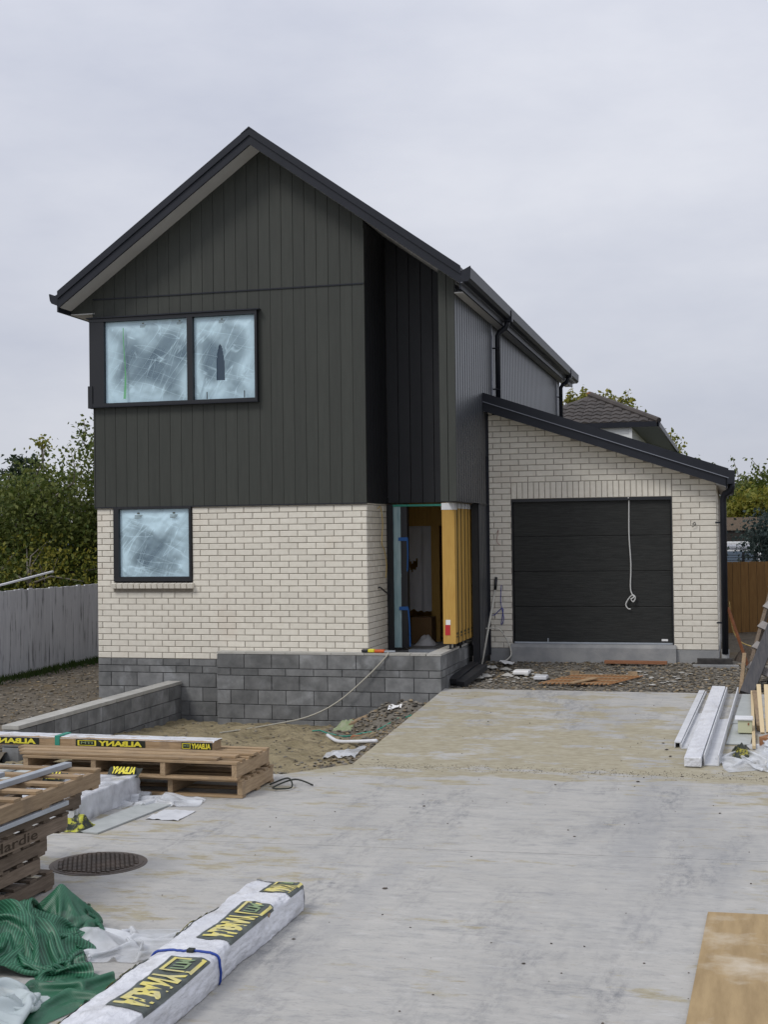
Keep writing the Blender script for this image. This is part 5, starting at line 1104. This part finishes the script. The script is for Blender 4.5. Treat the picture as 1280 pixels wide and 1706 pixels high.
for r in range(NR):
    t0, t1 = r/NR, (r+1)/NR; xl0, xr0 = lerp(NXL, HIPX-.04, t0), lerp(EX, HIPX, t0); ya, za = lerp(EY0-.03, HIPY, t0), lerp(EZ, HIPZ, t0); yb, zb = lerp(EY0-.03, HIPY, t1), lerp(EZ, HIPZ, t1)
    x = xr0
    xl1 = lerp(NXL, HIPX-.04, t1)
    while x > xl1+.1:
        x0 = x-.27; xe = min(x, lerp(EX, HIPX, t1)+.02)
        if xe-x0 > .05:
            m_ = len(b.v); xm = (x0+xe)/2
            b.v += [(x0, ya, za+.02), (xm, ya, za+.075), (xe, ya, za+.03), (x0, yb, zb+.005), (xm, yb, zb+.04), (xe, yb, zb+.01), (x0, ya+.02, za-.01), (xe, ya+.02, za-.01)]
            b.f += [(m_, m_+1, m_+4, m_+3), (m_+1, m_+2, m_+5, m_+4), (m_, m_+6, m_+7, m_+2, m_+1)]
        x -= .27
b.build('roof_tiles', rooft, nroof, kind='stuff')
MB().tube([(EX+.02, EY0, EZ+.03), (HIPX, HIPY, HIPZ+.04)], .09, 8).build('hip_ridge', rooft, nroof); MB().tube([(HIPX, HIPY, HIPZ+.04), (HIPX-.04, HIPY, HIPZ+.04)], .09, 8).build('ridge', rooft, nroof)
MB().tube([(HIPX, HIPY, HIPZ+.05), (HIPX, HIPY, HIPZ+.10)], .10, 8).build('ridge_end', M('lichen tile', (.28, .13, .05), rough=.9), nroof)
# ------------------------------------------------------------------ red brick house behind the left trees
rh = thing('brick_house', (-16, 19, -.5), 'red brick house with pale gutter half hidden behind the left trees', 'house')
MB().box(-24, -9.5, 17.5, 24, -.8, 2.2).build('wall', redbrick, rh); MB().box(-24.2, -9.3, 17.25, 17.4, 2.16, 2.28).build('gutter', soffitm, rh)
MB().prism([(-24.2, 17.3, 2.25), (-24.2, 24.3, 2.25), (-24.2, 20.8, 2.9)], (14.9, 0, 0)).build('roof', rooft, rh)
for x in (-14.6, -11.5): w_ = MB().box(x, x+1.2, 17.44, 17.5, .6, 1.7).build('window', weatherb, rh); MB().box(x+.07, x+1.13, 17.42, 17.44, .67, 1.63).build('pane', glass, w_)
# ------------------------------------------------------------------ trees
def leafmesh(b, c, n, sx, sy, sz, size, droop=.3):
    for _ in range(n):
        x, y, z = (random.gauss(0, 1) for _ in range(3)); p = Vector((c[0]+x*sx, c[1]+y*sy, c[2]+z*sz)); s = size*random.uniform(.6, 1.35)
        d = Vector((random.uniform(-1, 1), random.uniform(-1, 1), random.uniform(-1, .6)-droop)).normalized(); w_ = d.orthogonal().normalized(); w_.rotate(Matrix.Rotation(random.random()*6.28, 3, d)); nrm = d.cross(w_)
        k = len(b.v); b.v += [tuple(p), tuple(p+d*s*.5+w_*s*.30+nrm*s*.08), tuple(p+d*s), tuple(p+d*s*.5-w_*s*.30+nrm*s*.08)]; b.f += [(k, k+1, k+2), (k, k+2, k+3)]
def tree(name, label, base, lobes, nclus, nleaf, size, mat, group=None, trunk=.12, csz=.22, branches=10, cat='tree', shoots=0):
    t = thing(name, base, label, cat, group); base = Vector(base); b = MB(); tips = []
    for i in range(nclus):
        c, r = random.choice(lobes); d = Vector((random.gauss(0, 1), random.gauss(0, 1), random.gauss(0, 1))).normalized(); k = random.random()**.45
        p = Vector((c[0]+d.x*r[0]*k, c[1]+d.y*r[1]*k, c[2]+d.z*r[2]*k)); tips.append(p); leafmesh(b, p, nleaf, csz, csz, csz*.7, size)
    tr_ = MB(); cc = Vector(lobes[0][0]); top = Vector((cc.x, cc.y, cc.z)); mid = base.lerp(top, .5)+Vector((.15, .1, 0))
    tr_.tube([base+Vector((0, 0, -.15)), mid, top], [trunk, trunk*.75, trunk*.35], 8)
    for i in range(branches):
        e = random.choice(tips); s_ = base.lerp(top, random.uniform(.25, .9)); m_ = s_.lerp(e, .5)+Vector((random.uniform(-.2, .2), random.uniform(-.2, .2), .15)); tr_.tube([s_, m_, e], [trunk*.4, trunk*.25, trunk*.08], 5)
    for i in range(shoots):
        e = random.choice([p for p in tips if p.z > top.z] or tips); q = e+Vector((random.uniform(-.3, .3), random.uniform(-.2, .2), random.uniform(.35, .8))); tr_.tube([top, top.lerp(e, .5)+Vector((0, 0, .1)), e, e.lerp(q, .5)+Vector((.05, 0, 0)), q], [.03, .024, .018, .012, .006], 5)
        for f in (.4, .6, .8, 1): leafmesh(b, e.lerp(q, f), 4, .05, .05, .05, size)
    tr_.build('trunk', barkm, t, smooth=True); b.build('crown', mat, t); return t
tree('shrub_tree', 'broad leafy green tree behind the white fence', (-9.6, 8.0, -.6), [((-9.9, 8.0, 1.9), (2.0, 1.4, 1.35)), ((-8.6, 7.4, 2.2), (1.5, 1.1, 1.25)), ((-11.0, 8.5, 1.6), (1.6, 1.3, 1.2)), ((-9.2, 7.2, .9), (2.0, .9, .8))], 430, 54, .10, leafA, 'trees behind the white fence', shoots=10, branches=16)
tree('shrub_tree', 'taller sparse tree with bare grey branches close to the house corner', (-8.1, 8.6, -.6), [((-8.2, 8.6, 3.2), (1.1, .9, .85)), ((-7.5, 8.2, 2.2), (1.0, .8, .9)), ((-7.7, 8.0, 1.2), (.9, .8, .8))], 190, 40, .10, leafA, 'trees behind the white fence', trunk=.10, shoots=9, branches=26)
tree('shrub_tree', 'yellowing shrub low behind the white fence', (-8.9, 6.6, -.6), [((-8.9, 6.5, 1.2), (1.3, .6, .6)), ((-8.0, 6.6, 1.0), (.9, .6, .6))], 40, 30, .09, leafB, 'trees behind the white fence', trunk=.07)
tree('shrub_tree', 'dark undergrowth bush at the foot of the left trees', (-9.5, 9.8, -.6), [((-9.8, 9.8, .9), (2.6, .8, 1.2)), ((-8.2, 9.6, .9), (1.6, .8, 1.2)), ((-12.6, 10.5, 1.0), (2.0, .8, 1.3))], 260, 44, .15, leafC, 'trees behind the white fence', trunk=.08, cat='bush')
tree('conifer', 'dark conifer rising far behind the left trees', (-28.4, 40, -.6), [((-28.4, 40, 3.6), (1.3, 1.3, 2.2)), ((-29.6, 40, 3.0), (1.5, 1.3, 1.6)), ((-27.5, 40, 3.4), (1.0, 1, 1.5)), ((-31.5, 40, 2.6), (1.5, 1.3, 1.6))], 300, 44, .28, leafC, trunk=.25, csz=.25)
tt = thing('tufted_tree', (-18.4, 24, -.6), 'slender tree with one round tufted head above the left trees', 'tree'); tt_b = MB(); leafmesh(tt_b, (-18.28, 24, 5.05), 90, .15, .15, .11, .15); tt_b.build('crown', leafB, tt); MB().tube([(-18.4, 24, -.8), (-18.2, 24, 3), (-18.28, 24, 5.0)], [.07, .05, .04], 7).build('trunk', barkm, tt)
tree('garden_tree', 'tall green garden tree beyond the timber fence', (6.4, 20, -.3), [((6.3, 20, 2.7), (1.2, 1.2, .75)), ((5.2, 20.4, 2.5), (.55, .9, .6)), ((8.2, 20.5, 3.0), (1.6, 1.2, 1.0))], 260, 46, .12, leafA, 'trees beyond the timber fence', shoots=14, trunk=.14)
tree('garden_tree', 'yellow green shrub under the tall garden tree', (6.3, 18.6, -.3), [((6.2, 18.6, 2.35), (1.1, .7, .65)), ((5.3, 18.8, 2.3), (.5, .5, .5))], 80, 40, .13, leafB, 'trees beyond the timber fence', trunk=.08)
tree('garden_tree', 'dark grey green bush hanging over the timber fence', (6.2, 13.6, -.3), [((5.95, 13.6, 1.6), (.75, .8, .85)), ((7.2, 13.8, 2.0), (1.1, .8, 1.1)), ((6.1, 13.4, .9), (.7, .6, .6))], 230, 46, .10, leafD, 'trees beyond the timber fence', trunk=.09, cat='bush')
tree('garden_tree', 'dark backdrop bush behind the parked white car', (5.4, 21.8, -.3), [((5.6, 21.8, 1.2), (2.2, .8, 1.3)), ((8.4, 21.8, 1.5), (2, .8, 1.6))], 200, 44, .17, leafC, 'trees beyond the timber fence', trunk=.1, cat='bush')
tree('autumn_tree', 'yellowing autumn tree showing above the tiled roof', (-.2, 38, -.4), [((-1.7, 38, 6.6), (.8, .8, .7)), ((-.6, 38, 6.2), (1.0, .9, .8)), ((1.0, 38, 5.7), (1.0, .9, .75)), ((2.0, 38, 5.0), (.7, .8, .7)), ((.2, 38, 6.5), (.9, .8, .7))], 170, 24, .2, leafB, trunk=.2, csz=.24, shoots=30)
tree('garden_tree', 'green shrub peeping over the low end of the garage roof', (3.5, 33, -.4), [((3.3, 33, 3.75), (.7, .7, .55)), ((2.6, 33, 4.1), (.4, .6, .5))], 50, 34, .17, leafA, 'trees beyond the timber fence', trunk=.12)
wl = thing('garden_wall', (5.5, 15.6, -.3), 'grey beam topped garden wall behind the dark bush', 'wall'); MB().box(4.3, 7, 17.6, 17.75, 1.72, 2.05).build('beam', oldwood, wl); MB().box(4.3, 7, 17.65, 17.75, -.3, 1.72).build('panel', M('dark panel', (.03, .026, .022), rough=.9), wl)
